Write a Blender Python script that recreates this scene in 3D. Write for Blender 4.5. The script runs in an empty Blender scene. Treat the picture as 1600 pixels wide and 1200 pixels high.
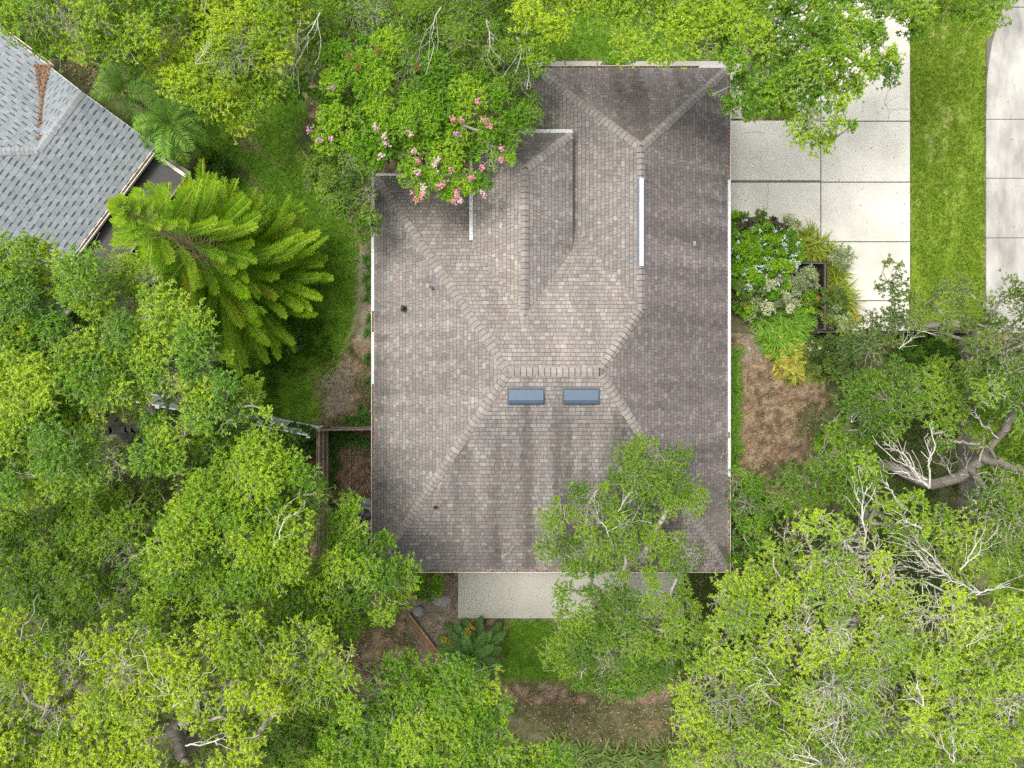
import bpy, math, random
import numpy as np

# ------------------------------------------------------------------ camera, world, sun, exposure
scene = bpy.context.scene
H = 30.0            # camera height above the ground (m)
F = 1110.0          # focal length in photo pixels (photo is 1600 wide)
cam_d = bpy.data.cameras.new("camera")
cam_d.sensor_width = 36.0
cam_d.lens = 36.0 * F / 1600.0
cam_d.clip_end = 2000.0
cam = bpy.data.objects.new("camera", cam_d)
cam.location = (0, 0, H)
scene.collection.objects.link(cam)
scene.camera = cam

SUN_EL, SUN_AZ = math.radians(69), math.radians(-62)    # azimuth from +y (photo up) towards +x
world = bpy.data.worlds.new("World")
scene.world = world
world.use_nodes = True
wn, wl = world.node_tree.nodes, world.node_tree.links
wn.clear()
sky = wn.new("ShaderNodeTexSky")
sky.sky_type = 'NISHITA'
sky.sun_disc = False
sky.sun_elevation = SUN_EL
sky.sun_rotation = SUN_AZ
sky.dust_density = 5.0
sky.air_density = 1.0
sky.ozone_density = 0.4
hsv = wn.new("ShaderNodeHueSaturation")
hsv.inputs["Saturation"].default_value = 0.35
bg = wn.new("ShaderNodeBackground")
bg.inputs["Strength"].default_value = 0.15
wo = wn.new("ShaderNodeOutputWorld")
wl.new(sky.outputs[0], hsv.inputs["Color"])
wl.new(hsv.outputs[0], bg.inputs["Color"])
wl.new(bg.outputs[0], wo.inputs["Surface"])

sun_d = bpy.data.lights.new("sun", 'SUN')
sun_d.energy = 1.3
sun_d.angle = math.radians(20)
sun_d.color = (1.0, 0.965, 0.91)
sun = bpy.data.objects.new("sun", sun_d)
sun.rotation_euler = (math.radians(90) - SUN_EL, 0, -SUN_AZ + math.pi)
scene.collection.objects.link(sun)
sun.location = (-20, 15, 60)

scene.view_settings.view_transform = 'Standard'
scene.view_settings.look = 'None'
scene.view_settings.gamma = 1.0
scene.view_settings.exposure = 0.65
scene.cycles.use_denoising = False
scene.cycles.max_bounces = 6
scene.cycles.diffuse_bounces = 4
scene.cycles.transmission_bounces = 4

RNG = np.random.default_rng(7)
random.seed(7)

# ------------------------------------------------------------------ helpers
def P(px, py, z=0.0):
    """photo pixel (1600x1200) at height z -> world point"""
    k = (H - z) / F
    return np.array([(px - 800.0) * k, (600.0 - py) * k, z])

def PX(pts, z):
    return np.array([P(a, b, z) for a, b in pts])

def _hash(ix, iy, seed):
    n = (ix.astype(np.int64) * 374761393 + iy.astype(np.int64) * 668265263 + seed * 974634721) & 0x7fffffff
    n = ((n ^ (n >> 13)) * 1274126177) & 0x7fffffff
    n = n ^ (n >> 16)
    return (n & 0xffff) / 65535.0

def vnoise(x, y, seed=0):
    x = np.asarray(x, float); y = np.asarray(y, float)
    ix, iy = np.floor(x), np.floor(y)
    fx, fy = x - ix, y - iy
    fx = fx * fx * (3 - 2 * fx); fy = fy * fy * (3 - 2 * fy)
    a = _hash(ix, iy, seed); b = _hash(ix + 1, iy, seed)
    c = _hash(ix, iy + 1, seed); d = _hash(ix + 1, iy + 1, seed)
    return (a * (1 - fx) + b * fx) * (1 - fy) + (c * (1 - fx) + d * fx) * fy

def fbm(x, y, seed=0, octs=4):
    s, a, t = 0.0, 1.0, 0.0
    for o in range(octs):
        s = s + a * vnoise(np.asarray(x) * 2 ** o, np.asarray(y) * 2 ** o, seed + o * 17)
        t += a; a *= 0.55
    return s / t

def inpoly(x, y, poly):
    x = np.asarray(x); y = np.asarray(y)
    r = np.zeros(x.shape, bool)
    n = len(poly)
    for i in range(n):
        x0, y0 = poly[i]; x1, y1 = poly[(i + 1) % n]
        c = ((y0 > y) != (y1 > y))
        t = (x1 - x0) * (y - y0) / ((y1 - y0) if y1 != y0 else 1e-9) + x0
        r ^= c & (x < t)
    return r

def polydist(x, y, poly):
    x = np.asarray(x, float); y = np.asarray(y, float)
    best = np.full(x.shape, 1e9)
    n = len(poly)
    for i in range(n):
        x0, y0 = poly[i]; x1, y1 = poly[(i + 1) % n]
        dx, dy = x1 - x0, y1 - y0
        t = np.clip(((x - x0) * dx + (y - y0) * dy) / (dx * dx + dy * dy + 1e-9), 0, 1)
        best = np.minimum(best, np.hypot(x - x0 - t * dx, y - y0 - t * dy))
    return best

def sdist(x, y, poly):          # positive inside
    d = polydist(x, y, poly)
    return np.where(inpoly(x, y, poly), d, -d)

def smooth(a, b, x):
    t = np.clip((x - a) / (b - a), 0, 1)
    return t * t * (3 - 2 * t)

def link(o, parent=None):
    scene.collection.objects.link(o)
    if parent is not None:
        o.parent = parent
    return o

def mesh_np(name, V, faces, mat, col=None, parent=None, smooth_shade=False):
    """faces: list of int arrays, each (n,k). col: (N,3) per vertex."""
    me = bpy.data.meshes.new(name)
    V = np.ascontiguousarray(V, dtype=np.float32)
    me.vertices.add(len(V))
    me.vertices.foreach_set("co", V.ravel())
    faces = [np.asarray(f, dtype=np.int32) for f in faces if len(f)]
    loops = np.concatenate([f.ravel() for f in faces])
    sizes = np.concatenate([np.full(len(f), f.shape[1], np.int32) for f in faces])
    starts = np.concatenate([[0], np.cumsum(sizes)[:-1]]).astype(np.int32)
    me.loops.add(len(loops))
    me.loops.foreach_set("vertex_index", loops)
    me.polygons.add(len(sizes))
    me.polygons.foreach_set("loop_start", starts)
    me.polygons.foreach_set("loop_total", sizes)
    if smooth_shade:
        me.polygons.foreach_set("use_smooth", np.ones(len(sizes), bool))
    if col is not None:
        at = me.attributes.new("col", 'FLOAT_COLOR', 'POINT')
        c4 = np.ones((len(V), 4), np.float32)
        c4[:, :3] = col
        at.data.foreach_set("color", c4.ravel())
    me.update(calc_edges=True)
    me.materials.append(mat)
    o = bpy.data.objects.new(name, me)
    return link(o, parent)

class MB:
    """collects polygons of any size with a colour per vertex"""
    def __init__(self):
        self.v, self.f, self.c = [], [], []
    def poly(self, pts, col=(1, 1, 1)):
        b = len(self.v)
        self.v += [tuple(p) for p in pts]
        self.c += [tuple(col)] * len(pts)
        self.f.append(tuple(range(b, b + len(pts))))
    def obox(self, c, ax, ay, az, col=(1, 1, 1)):
        """oriented box: centre and half-axis vectors; small chamfer on the top edges"""
        c, ax, ay, az = (np.asarray(q, float) for q in (c, ax, ay, az))
        p = lambda i, j, k: c + i * ax + j * ay + k * az
        b = len(self.v)
        for k in (-1, 1):
            for i, j in ((-1, -1), (1, -1), (1, 1), (-1, 1)):
                self.v.append(tuple(p(i, j, k))); self.c.append(tuple(col))
        for q in ((0, 3, 2, 1), (4, 5, 6, 7), (0, 1, 5, 4), (1, 2, 6, 5), (2, 3, 7, 6), (3, 0, 4, 7)):
            self.f.append(tuple(b + t for t in q))
    def box(self, x0, x1, y0, y1, z0, z1, col=(1, 1, 1)):
        self.obox(((x0 + x1) / 2, (y0 + y1) / 2, (z0 + z1) / 2), ((x1 - x0) / 2, 0, 0), (0, (y1 - y0) / 2, 0), (0, 0, (z1 - z0) / 2), col)
    def beam(self, a, b, w, h, col=(1, 1, 1)):
        """horizontal-ish beam from a to b, width w, height h, centred"""
        a, b = np.asarray(a, float), np.asarray(b, float)
        d = b - a; L = np.linalg.norm(d); d = d / L
        s = np.cross(d, (0, 0, 1.0)); n = np.linalg.norm(s)
        s = s / n if n > 1e-6 else np.array([1.0, 0, 0])
        u = np.cross(s, d)
        self.obox((a + b) / 2, d * L / 2, s * w / 2, u * h / 2, col)
    def tube(self, a, b, r0, r1, n=10, col=(1, 1, 1), cap=True):
        a, b = np.asarray(a, float), np.asarray(b, float)
        d = (b - a) / np.linalg.norm(b - a)
        s = np.cross(d, (0.3, 0.9, 0.31)); s /= np.linalg.norm(s); t = np.cross(d, s)
        k = len(self.v)
        for q, r in ((a, r0), (b, r1)):
            for i in range(n):
                an = 2 * math.pi * i / n
                self.v.append(tuple(q + r * (math.cos(an) * s + math.sin(an) * t))); self.c.append(tuple(col))
        for i in range(n):
            j = (i + 1) % n
            self.f.append((k + i, k + j, k + n + j, k + n + i))
        if cap:
            self.f.append(tuple(k + n + i for i in range(n)))
            self.f.append(tuple(k + n - 1 - i for i in range(n)))
    def build(self, name, mat, parent=None, bevel=0.0, origin=None):
        me = bpy.data.meshes.new(name)
        v = np.array(self.v, float)
        if origin is not None:
            v = v - np.asarray(origin)
        me.from_pydata([tuple(q) for q in v], [], self.f)
        at = me.attributes.new("col", 'FLOAT_COLOR', 'POINT')
        c4 = np.ones((len(v), 4), np.float32); c4[:, :3] = self.c
        at.data.foreach_set("color", c4.ravel())
        me.materials.append(mat)
        o = bpy.data.objects.new(name, me)
        link(o, parent)
        if bevel:
            m = o.modifiers.new("bevel", 'BEVEL'); m.width = bevel; m.segments = 2; m.limit_method = 'ANGLE'
        return o

def tag(o, label, cat, group=None, kind=None):
    o["label"] = label
    o["category"] = cat
    if group: o["group"] = group
    if kind: o["kind"] = kind
    return o

def empty(name, loc, label, cat, group=None):
    o = bpy.data.objects.new(name, None)
    o.location = tuple(loc)
    link(o)
    return tag(o, label, cat, group)

# ------------------------------------------------------------------ materials
def new_mat(name):
    m = bpy.data.materials.new(name)
    m.use_nodes = True
    nt = m.node_tree
    b = nt.nodes["Principled BSDF"]
    return m, nt, b

def attr_mat(name, rough=0.8, spec=0.3, noise=0.0, scale=20.0, bump=0.0, bscale=60.0):
    m, nt, b = new_mat(name)
    at = nt.nodes.new("ShaderNodeAttribute"); at.attribute_name = "col"
    out = at.outputs["Color"]
    tc = nt.nodes.new("ShaderNodeTexCoord")
    if noise:
        n = nt.nodes.new("ShaderNodeTexNoise"); n.inputs["Scale"].default_value = scale; n.inputs["Detail"].default_value = 5
        nt.links.new(tc.outputs["Object"], n.inputs["Vector"])
        mr = nt.nodes.new("ShaderNodeMapRange")
        mr.inputs["From Min"].default_value = 0.3; mr.inputs["From Max"].default_value = 0.7
        mr.inputs["To Min"].default_value = 1 - noise; mr.inputs["To Max"].default_value = 1 + noise
        nt.links.new(n.outputs["Fac"], mr.inputs["Value"])
        mx = nt.nodes.new("ShaderNodeMix"); mx.data_type = 'RGBA'; mx.blend_type = 'MULTIPLY'; mx.inputs["Factor"].default_value = 1
        nt.links.new(out, mx.inputs["A"]); nt.links.new(mr.outputs["Result"], mx.inputs["B"])
        out = mx.outputs["Result"]
    nt.links.new(out, b.inputs["Base Color"])
    if bump:
        n2 = nt.nodes.new("ShaderNodeTexNoise"); n2.inputs["Scale"].default_value = bscale; n2.inputs["Detail"].default_value = 4
        nt.links.new(tc.outputs["Object"], n2.inputs["Vector"])
        bp = nt.nodes.new("ShaderNodeBump"); bp.inputs["Strength"].default_value = bump; bp.inputs["Distance"].default_value = 0.02
        nt.links.new(n2.outputs["Fac"], bp.inputs["Height"]); nt.links.new(bp.outputs["Normal"], b.inputs["Normal"])
    b.inputs["Roughness"].default_value = rough
    b.inputs["Specular IOR Level"].default_value = spec
    return m

def leaf_mat(name, trans=0.38, rough=0.55, spec=0.18):
    m, nt, b = new_mat(name)
    at = nt.nodes.new("ShaderNodeAttribute"); at.attribute_name = "col"
    nt.links.new(at.outputs["Color"], b.inputs["Base Color"])
    b.inputs["Roughness"].default_value = rough
    b.inputs["Specular IOR Level"].default_value = spec
    tr = nt.nodes.new("ShaderNodeBsdfTranslucent")
    mx = nt.nodes.new("ShaderNodeMix"); mx.data_type = 'RGBA'; mx.blend_type = 'MULTIPLY'; mx.inputs["Factor"].default_value = 1
    mx.inputs["B"].default_value = (1.25, 1.3, 0.6, 1)
    nt.links.new(at.outputs["Color"], mx.inputs["A"])
    nt.links.new(mx.outputs["Result"], tr.inputs["Color"])
    ms = nt.nodes.new("ShaderNodeMixShader"); ms.inputs["Fac"].default_value = trans
    nt.links.new(b.outputs[0], ms.inputs[1]); nt.links.new(tr.outputs[0], ms.inputs[2])
    nt.links.new(ms.outputs[0], nt.nodes["Material Output"].inputs["Surface"])
    return m

M_LEAF = leaf_mat("leaf")
M_NEEDLE = leaf_mat("frond", 0.3, 0.55, 0.3)
M_PETAL = leaf_mat("petal", 0.3, 0.7, 0.1)
M_BARK = attr_mat("bark", 0.9, 0.15, 0.25, 14.0, 0.4, 40.0)
M_LITTER = attr_mat("dry_leaves", 0.8, 0.15)
M_GRASS = leaf_mat("grass_blade", 0.25, 0.6, 0.2)
M_SHINGLE = attr_mat("shingle", 0.95, 0.1, 0.14, 9.0, 0.25, 120.0)
M_METAL = attr_mat("painted_metal", 0.45, 0.4, 0.05, 4.0)
M_WOOD = attr_mat("weathered_wood", 0.85, 0.15, 0.3, 8.0, 0.3, 30.0)
M_STUCCO = attr_mat("stucco", 0.9, 0.2, 0.06, 3.0, 0.2, 90.0)
M_PLASTIC = attr_mat("vinyl", 0.5, 0.4, 0.06, 3.0)
M_STONE = attr_mat("stone", 0.9, 0.2, 0.2, 12.0, 0.6, 25.0)

def concrete_mat(name, base, stain=(0.5, 0.49, 0.46), amount=0.5, sx=1.0, sy=1.0, scale=0.55):
    m, nt, b = new_mat(name)
    tc = nt.nodes.new("ShaderNodeTexCoord")
    mp = nt.nodes.new("ShaderNodeMapping"); mp.inputs["Scale"].default_value = (sx, sy, 1)
    nt.links.new(tc.outputs["Object"], mp.inputs["Vector"])
    n1 = nt.nodes.new("ShaderNodeTexNoise"); n1.inputs["Scale"].default_value = scale; n1.inputs["Detail"].default_value = 8; n1.inputs["Roughness"].default_value = 0.65
    nt.links.new(mp.outputs[0], n1.inputs["Vector"])
    r1 = nt.nodes.new("ShaderNodeValToRGB")
    r1.color_ramp.elements[0].position = 0.38; r1.color_ramp.elements[1].position = 0.68
    r1.color_ramp.elements[0].color = (0, 0, 0, 1); r1.color_ramp.elements[1].color = (amount, amount, amount, 1)
    nt.links.new(n1.outputs["Fac"], r1.inputs["Fac"])
    mx = nt.nodes.new("ShaderNodeMix"); mx.data_type = 'RGBA'
    mx.inputs["A"].default_value = (*base, 1); mx.inputs["B"].default_value = (*[a * s for a, s in zip(base, stain)], 1)
    nt.links.new(r1.outputs["Color"], mx.inputs["Factor"])
    # small dark specks
    n2 = nt.nodes.new("ShaderNodeTexNoise"); n2.inputs["Scale"].default_value = 9.0; n2.inputs["Detail"].default_value = 6; n2.inputs["Roughness"].default_value = 0.75
    nt.links.new(tc.outputs["Object"], n2.inputs["Vector"])
    r2 = nt.nodes.new("ShaderNodeValToRGB")
    r2.color_ramp.elements[0].position = 0.56; r2.color_ramp.elements[1].position = 0.74
    r2.color_ramp.elements[0].color = (1, 1, 1, 1); r2.color_ramp.elements[1].color = (0.74, 0.72, 0.66, 1)
    nt.links.new(n2.outputs["Fac"], r2.inputs["Fac"])
    m2 = nt.nodes.new("ShaderNodeMix"); m2.data_type = 'RGBA'; m2.blend_type = 'MULTIPLY'; m2.inputs["Factor"].default_value = 1
    nt.links.new(mx.outputs["Result"], m2.inputs["A"]); nt.links.new(r2.outputs["Color"], m2.inputs["B"])
    nt.links.new(m2.outputs["Result"], b.inputs["Base Color"])
    b.inputs["Roughness"].default_value = 0.9
    b.inputs["Specular IOR Level"].default_value = 0.2
    bp = nt.nodes.new("ShaderNodeBump"); bp.inputs["Strength"].default_value = 0.15; bp.inputs["Distance"].default_value = 0.01
    nt.links.new(n2.outputs["Fac"], bp.inputs["Height"]); nt.links.new(bp.outputs["Normal"], b.inputs["Normal"])
    return m

M_DRIVE = concrete_mat("driveway_concrete", (0.645, 0.622, 0.545), (0.62, 0.62, 0.59), 0.6, 1.0, 1.0, 0.45)
M_DRIVE2 = concrete_mat("stained_concrete", (0.50, 0.485, 0.435), (0.42, 0.42, 0.42), 1.0, 1.0, 0.35, 0.8)
M_PATIO = concrete_mat("patio_concrete", (0.46, 0.45, 0.38), (0.78, 0.78, 0.76), 0.6, 1.0, 1.0, 0.6)

# ------------------------------------------------------------------ ground (one sheet to the horizon)
Z_LAWN = 0.0
LAWN = {
    'left': [(300, 210), (400, 110), (470, 120), (480, 180), (460, 235), (500, 300), (545, 350), (562, 395), (556, 470), (545, 520), (520, 590), (492, 665), (400, 650), (340, 600), (330, 420), (340, 300)],
    'top': [(480, -60), (1165, -60), (1165, 60), (1165, 92), (836, 93), (830, 60), (700, 40), (480, 60)],
    'topright': [(1161, 92), (1240, 92), (1240, 180), (1161, 186)],
    'strip': [(1422, -60), (1575, -60), (1560, 20), (1545, 70), (1540, 140), (1540, 600), (1422, 520)],
    'south': [(800, 972), (1060, 968), (1060, 1055), (960, 1085), (900, 1070), (830, 1065), (785, 1060), (780, 1010)],
    'east': [(1500, 600), (1700, 560), (1700, 1000), (1560, 980), (1530, 800)],
}
SANDY = [[(556, 400), (574, 385), (580, 470), (572, 545), (556, 545), (560, 470)], [(1160, 520), (1200, 525), (1190, 560), (1160, 560)],
         [(630, 940), (700, 905), (716, 960), (690, 1060), (640, 985)], [(500, 590), (550, 560), (545, 640), (510, 655)]]

def axis(lo, hi, step, far):
    a = np.arange(lo, hi + 1e-6, step)
    ext = np.array([1.5, 4, 9, 18, 40, 90, 200, far])
    return np.concatenate([lo - ext[::-1], a, hi + ext])
gx = axis(-24, 24, 0.11, 500); gy = axis(-18.5, 18.5, 0.11, 500)
GX, GY = np.meshgrid(gx, gy)
PXX = 800 + GX * F / H; PYY = 600 - GY * F / H
wob = 14 * (fbm(GX * 0.9, GY * 0.9, 3) - 0.5) + 10 * (fbm(GX * 3.1, GY * 3.1, 5) - 0.5)
grass = np.zeros_like(GX)
for k, pl in LAWN.items():
    sd = sdist(PXX, PYY, pl)
    hard = k in ('strip', 'top', 'topright')
    grass = np.maximum(grass, smooth(-3, 3, sd) if hard else smooth(-14, 10, sd + wob * 1.3))
sandy = np.zeros_like(GX)
for pl in SANDY:
    sandy = np.maximum(sandy, smooth(-8, 8, sdist(PXX, PYY, pl) + wob))
n1 = fbm(GX * 0.55, GY * 0.55, 11); n2 = fbm(GX * 2.3, GY * 2.3, 12); n3 = fbm(GX * 6, GY * 6, 13)
def mix3(a, b, t):
    return np.asarray(a)[None, None, :] * (1 - t[..., None]) + np.asarray(b)[None, None, :] * t[..., None]
mulch = mix3((0.14, 0.097, 0.060), (0.32, 0.238, 0.152), smooth(0.3, 0.7, n3))
mulch = mulch * (1 - 0.35 * smooth(0.45, 0.65, n2))[..., None]
weed = mix3((0.035, 0.055, 0.016), (0.07, 0.105, 0.03), n3)
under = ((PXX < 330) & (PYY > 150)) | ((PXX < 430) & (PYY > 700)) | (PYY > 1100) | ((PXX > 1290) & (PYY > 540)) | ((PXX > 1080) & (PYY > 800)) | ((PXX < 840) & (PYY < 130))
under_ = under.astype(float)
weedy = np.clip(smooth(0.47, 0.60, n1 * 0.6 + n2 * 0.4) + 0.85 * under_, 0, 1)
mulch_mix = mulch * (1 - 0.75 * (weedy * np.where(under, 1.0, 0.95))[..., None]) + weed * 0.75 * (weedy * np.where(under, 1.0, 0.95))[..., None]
g_dark = mix3((0.075, 0.170, 0.014), (0.140, 0.260, 0.022), smooth(0.3, 0.7, n2 * 0.5 + n3 * 0.5))
g_strip = mix3((0.115, 0.185, 0.014), (0.180, 0.255, 0.028), smooth(0.3, 0.7, n3))
dry = smooth(0.56, 0.70, fbm(GX * 3.0, GY * 0.8, 31) * 0.6 + n3 * 0.4) * 0.8
dryzone = smooth(1545, 1430, PXX) * smooth(430, 120, PYY)
g_strip = g_strip * (1 - dry * dryzone)[..., None] + np.array([0.34, 0.30, 0.16]) * (dry * dryzone)[..., None]
instrip = (PXX > 1400)[..., None]
gcol = np.where(instrip, g_strip, g_dark)
bare = smooth(0.60, 0.72, n1 * 0.55 + n2 * 0.45) * np.where(PXX > 1400, 0, 0.75) * np.where(PYY < 100, 0, 1)
gcol = gcol * (1 - bare[..., None]) + np.array([0.20, 0.15, 0.09]) * bare[..., None]
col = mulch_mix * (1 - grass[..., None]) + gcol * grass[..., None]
scol = mix3((0.22, 0.18, 0.14), (0.36, 0.31, 0.26), n3)
col = col * (1 - sandy[..., None] * 0.6) + scol * sandy[..., None] * 0.6
far = smooth(26, 60, np.hypot(GX, GY))
col = col * (1 - far[..., None]) + np.array([0.06, 0.09, 0.03]) * far[..., None]
GZ = 0.05 * (n1 - 0.5) * np.where((PXX > 1130) & (PYY < 560) | (PYY < 120), 0.0, 1.0) - 0.03
nx, ny = len(gx), len(gy)
idx = np.arange(nx * ny).reshape(ny, nx)
quads = np.stack([idx[:-1, :-1].ravel(), idx[:-1, 1:].ravel(), idx[1:, 1:].ravel(), idx[1:, :-1].ravel()], 1)
M_GROUND = attr_mat("ground", 0.95, 0.1, 0.35, 16.0, 0.7, 28.0)
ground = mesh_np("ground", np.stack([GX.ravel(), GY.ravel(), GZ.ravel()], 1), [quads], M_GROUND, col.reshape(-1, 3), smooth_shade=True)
ground["kind"] = "structure"

def slab_sheet(name, rects, z_top, mat, thick=0.12, bevel=0.01):
    m = MB()
    for (x0, x1, y0, y1) in rects:
        m.box(x0, x1, y0, y1, z_top - thick, z_top)
    o = m.build(name, mat, bevel=bevel)
    o["kind"] = "structure"
    return o
def gxp(px): return (px - 800) / 37.0
def gyp(py): return (600 - py) / 37.0
# driveway slabs with dark joints between
g = 0.024
XL, XM, XR = gxp(1100), gxp(1282), gxp(1421)
yj = [gyp(-420), gyp(-260), gyp(-170), gyp(-78), gyp(15), gyp(190), gyp(285), gyp(378), gyp(470), gyp(520)]
rects = []
for i in range(len(yj) - 1):
    y1, y0 = yj[i], yj[i + 1]
    rects.append((XM + g, XR, y0 + g, y1 - g))
yjl = [gyp(-420), gyp(-260), gyp(-78), gyp(15), gyp(92)]
for i in range(len(yjl) - 1):
    rects.append((gxp(1200), XM - g, yjl[i + 1] + g, yjl[i] - g))
rects += [(gxp(1245), XM - g, gyp(187), gyp(92) - g)]
rects += [(XL, XM - g, gyp(283) + g, gyp(189)), (XL, XM - g, gyp(378) + g, gyp(285) - g), (XL + 1.0, XM - g, gyp(470), gyp(378) - g)]
slab_sheet("driveway", rects, 0.045, M_DRIVE)
slab_sheet("footpath", [(gxp(800), gxp(883) - .02, 12.55, 13.62), (gxp(883) + .02, gxp(933) - .02, 12.55, 13.62), (gxp(933) + .02, gxp(1030) - .02, 12.55, 13.62),
                        (gxp(1030) + .02, gxp(1130), 12.55, 13.62), (gxp(1130) + .03, gxp(1159), gyp(186), 13.62)], 0.04, concrete_mat("path_concrete", (0.44, 0.42, 0.37), (0.7, 0.7, 0.7), 0.6))
slab_sheet("patio", [(gxp(716), gxp(1068), gyp(965), gyp(880))], 0.10, M_PATIO)
# neighbour's driveway on the right edge: straight edge that curves outward at the top
m = MB()
ys = [gyp(t) for t in (520, 464, 372, 279, 187, 130, 100, 70, 40, 12, -20, -60, -120, -200)]
ex = [gxp(t) for t in (1540, 1540, 1540, 1540, 1540, 1541, 1544, 1549, 1557, 1567, 1580, 1600, 1640, 1700)]
cuts = {4: 0, 3: 0, 2: 0, 1: 0, 9: 0}
for i in range(len(ys) - 1):
    a = g * 0.7 if i in cuts else 0; b = g * 0.7 if (i + 1) in cuts else 0
    q = [(ex[i], ys[i] + a), (30.0, ys[i] + a), (30.0, ys[i + 1] - b), (ex[i + 1], ys[i + 1] - b)]
    m.poly([(x, y, 0.045) for x, y in q])
    m.poly([(q[0][0], q[0][1], -0.05), (q[0][0], q[0][1], 0.045), (q[3][0], q[3][1], 0.045), (q[3][0], q[3][1], -0.05)])
o = m.build("side_driveway", M_DRIVE2); o["kind"] = "structure"
# raised soil of the flower bed that cuts into the driveway
m = MB()
bp_ = [(1090, 336), (1190, 340), (1228, 350), (1275, 376), (1300, 415), (1318, 470), (1332, 519), (1090, 519)]
m.poly([P(a, b, 0.075) for a, b in bp_], (0.13, 0.12, 0.065))
for i in range(len(bp_)):
    a, b = bp_[i], bp_[(i + 1) % len(bp_)]
    m.poly([P(*a, 0.075), P(*b, 0.075), P(*b, -0.02), P(*a, -0.02)], (0.13, 0.12, 0.065))
o = m.build("flower_bed_soil", M_GROUND); o["kind"] = "structure"
# dark soil lying in the slab joints
m = MB()
m.box(XL, XR, gyp(520), gyp(190), -0.06, 0.02, (0.16, 0.148, 0.125)); m.box(gxp(1247), XR, gyp(189.9), gyp(-420), -0.06, 0.019, (0.16, 0.148, 0.125))
m.box(gxp(1541), 30, gyp(520), gyp(60), -0.06, 0.02, (0.16, 0.148, 0.125))
o = m.build("joint_soil", M_STUCCO); o["kind"] = "structure"

# ------------------------------------------------------------------ roof builder
SH = np.array([[0.232, 0.213, 0.190], [0.272, 0.250, 0.222], [0.205, 0.193, 0.180], [0.222, 0.182, 0.156], [0.19, 0.185, 0.180], [0.30, 0.28, 0.252], [0.240, 0.208, 0.182], [0.225, 0.208, 0.19]]) * np.array([1.0, 1.0, 1.02])

def clip_convex(poly, region):
    """Sutherland-Hodgman, 2D, region counter-clockwise"""
    out = poly
    n = len(region)
    for i in range(n):
        ax, ay = region[i]; bx, by = region[(i + 1) % n]
        inp, out = out, []
        if not inp: return []
        ex_, ey_ = bx - ax, by - ay
        ds = [ex_ * (q[1] - ay) - ey_ * (q[0] - ax) for q in inp]
        for k in range(len(inp)):
            p, q, dp, dq = inp[k], inp[(k + 1) % len(inp)], ds[k], ds[(k + 1) % len(inp)]
            if dp >= 0: out.append(p)
            if (dp >= 0) != (dq >= 0):
                t = dp / (dp - dq)
                out.append((p[0] + t * (q[0] - p[0]), p[1] + t * (q[1] - p[1])))
    return out

def plane_frame(pts):
    pts = np.asarray(pts, float)
    n = np.cross(pts[1] - pts[0], pts[2] - pts[0]); n /= np.linalg.norm(n)
    if n[2] < 0: n = -n
    v = np.array([0, 0, 1.0]) - n * n[2]; v /= np.linalg.norm(v)       # upslope
    u = np.cross(v, n)                                                 # along the eave
    return n, u, v

def ccw(q):
    a = sum(q[i][0] * q[(i + 1) % len(q)][1] - q[(i + 1) % len(q)][0] * q[i][1] for i in range(len(q)))
    return q if a > 0 else q[::-1]

def shingle(mb, polys, eave_pt, colour_fn, expo=0.156, gap=0.021, vgap=0.010, widths=(0.11, 0.14, 0.18, 0.23), lift=0.012, rs=0, dash=None):
    """polys: convex 3D polygons lying in one plane"""
    n, u, v = plane_frame(polys[0])
    o = np.asarray(eave_pt, float)
    rnd = random.Random(rs)
    regs = [ccw([(float(np.dot(p - o, u)), float(np.dot(p - o, v))) for p in np.asarray(pl, float)]) for pl in polys]
    allp = [q for r in regs for q in r]
    u0, u1 = min(q[0] for q in allp), max(q[0] for q in allp)
    v1 = max(q[1] for q in allp)
    rows = int(v1 / expo) + 1
    for r in range(-1, rows):
        vb = r * expo
        uu = u0 - rnd.random() * 0.3
        k = 0
        while uu < u1:
            w = rnd.choice(widths)
            rect = [(uu, vb + gap), (uu + w - vgap, vb + gap), (uu + w - vgap, vb + expo), (uu, vb + expo)]
            c = o + u * (uu + w / 2) + v * (vb + expo / 2)
            col = colour_fn(c, uu + w / 2, vb, rnd)
            for reg in regs:
                q = clip_convex(rect, reg)
                if len(q) >= 3:
                    pts = [o + u * a + v * b + n * (0.003 + lift * (1 - (b - vb) / expo)) for a, b in q]
                    mb.poly(pts, col)
            if dash and k % 2 == r % 2:
                dl, dh, dcol = dash
                rect = [(uu + 0.01, vb - 0.008), (uu + w * dl, vb - 0.008), (uu + w * dl, vb + dh), (uu + 0.01, vb + dh)]
                for reg in regs:
                    q = clip_convex(rect, reg)
                    if len(q) >= 3:
                        mb.poly([o + u * a + v * b + n * (lift + 0.009) for a, b in q], dcol)
            uu += w; k += 1

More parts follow.
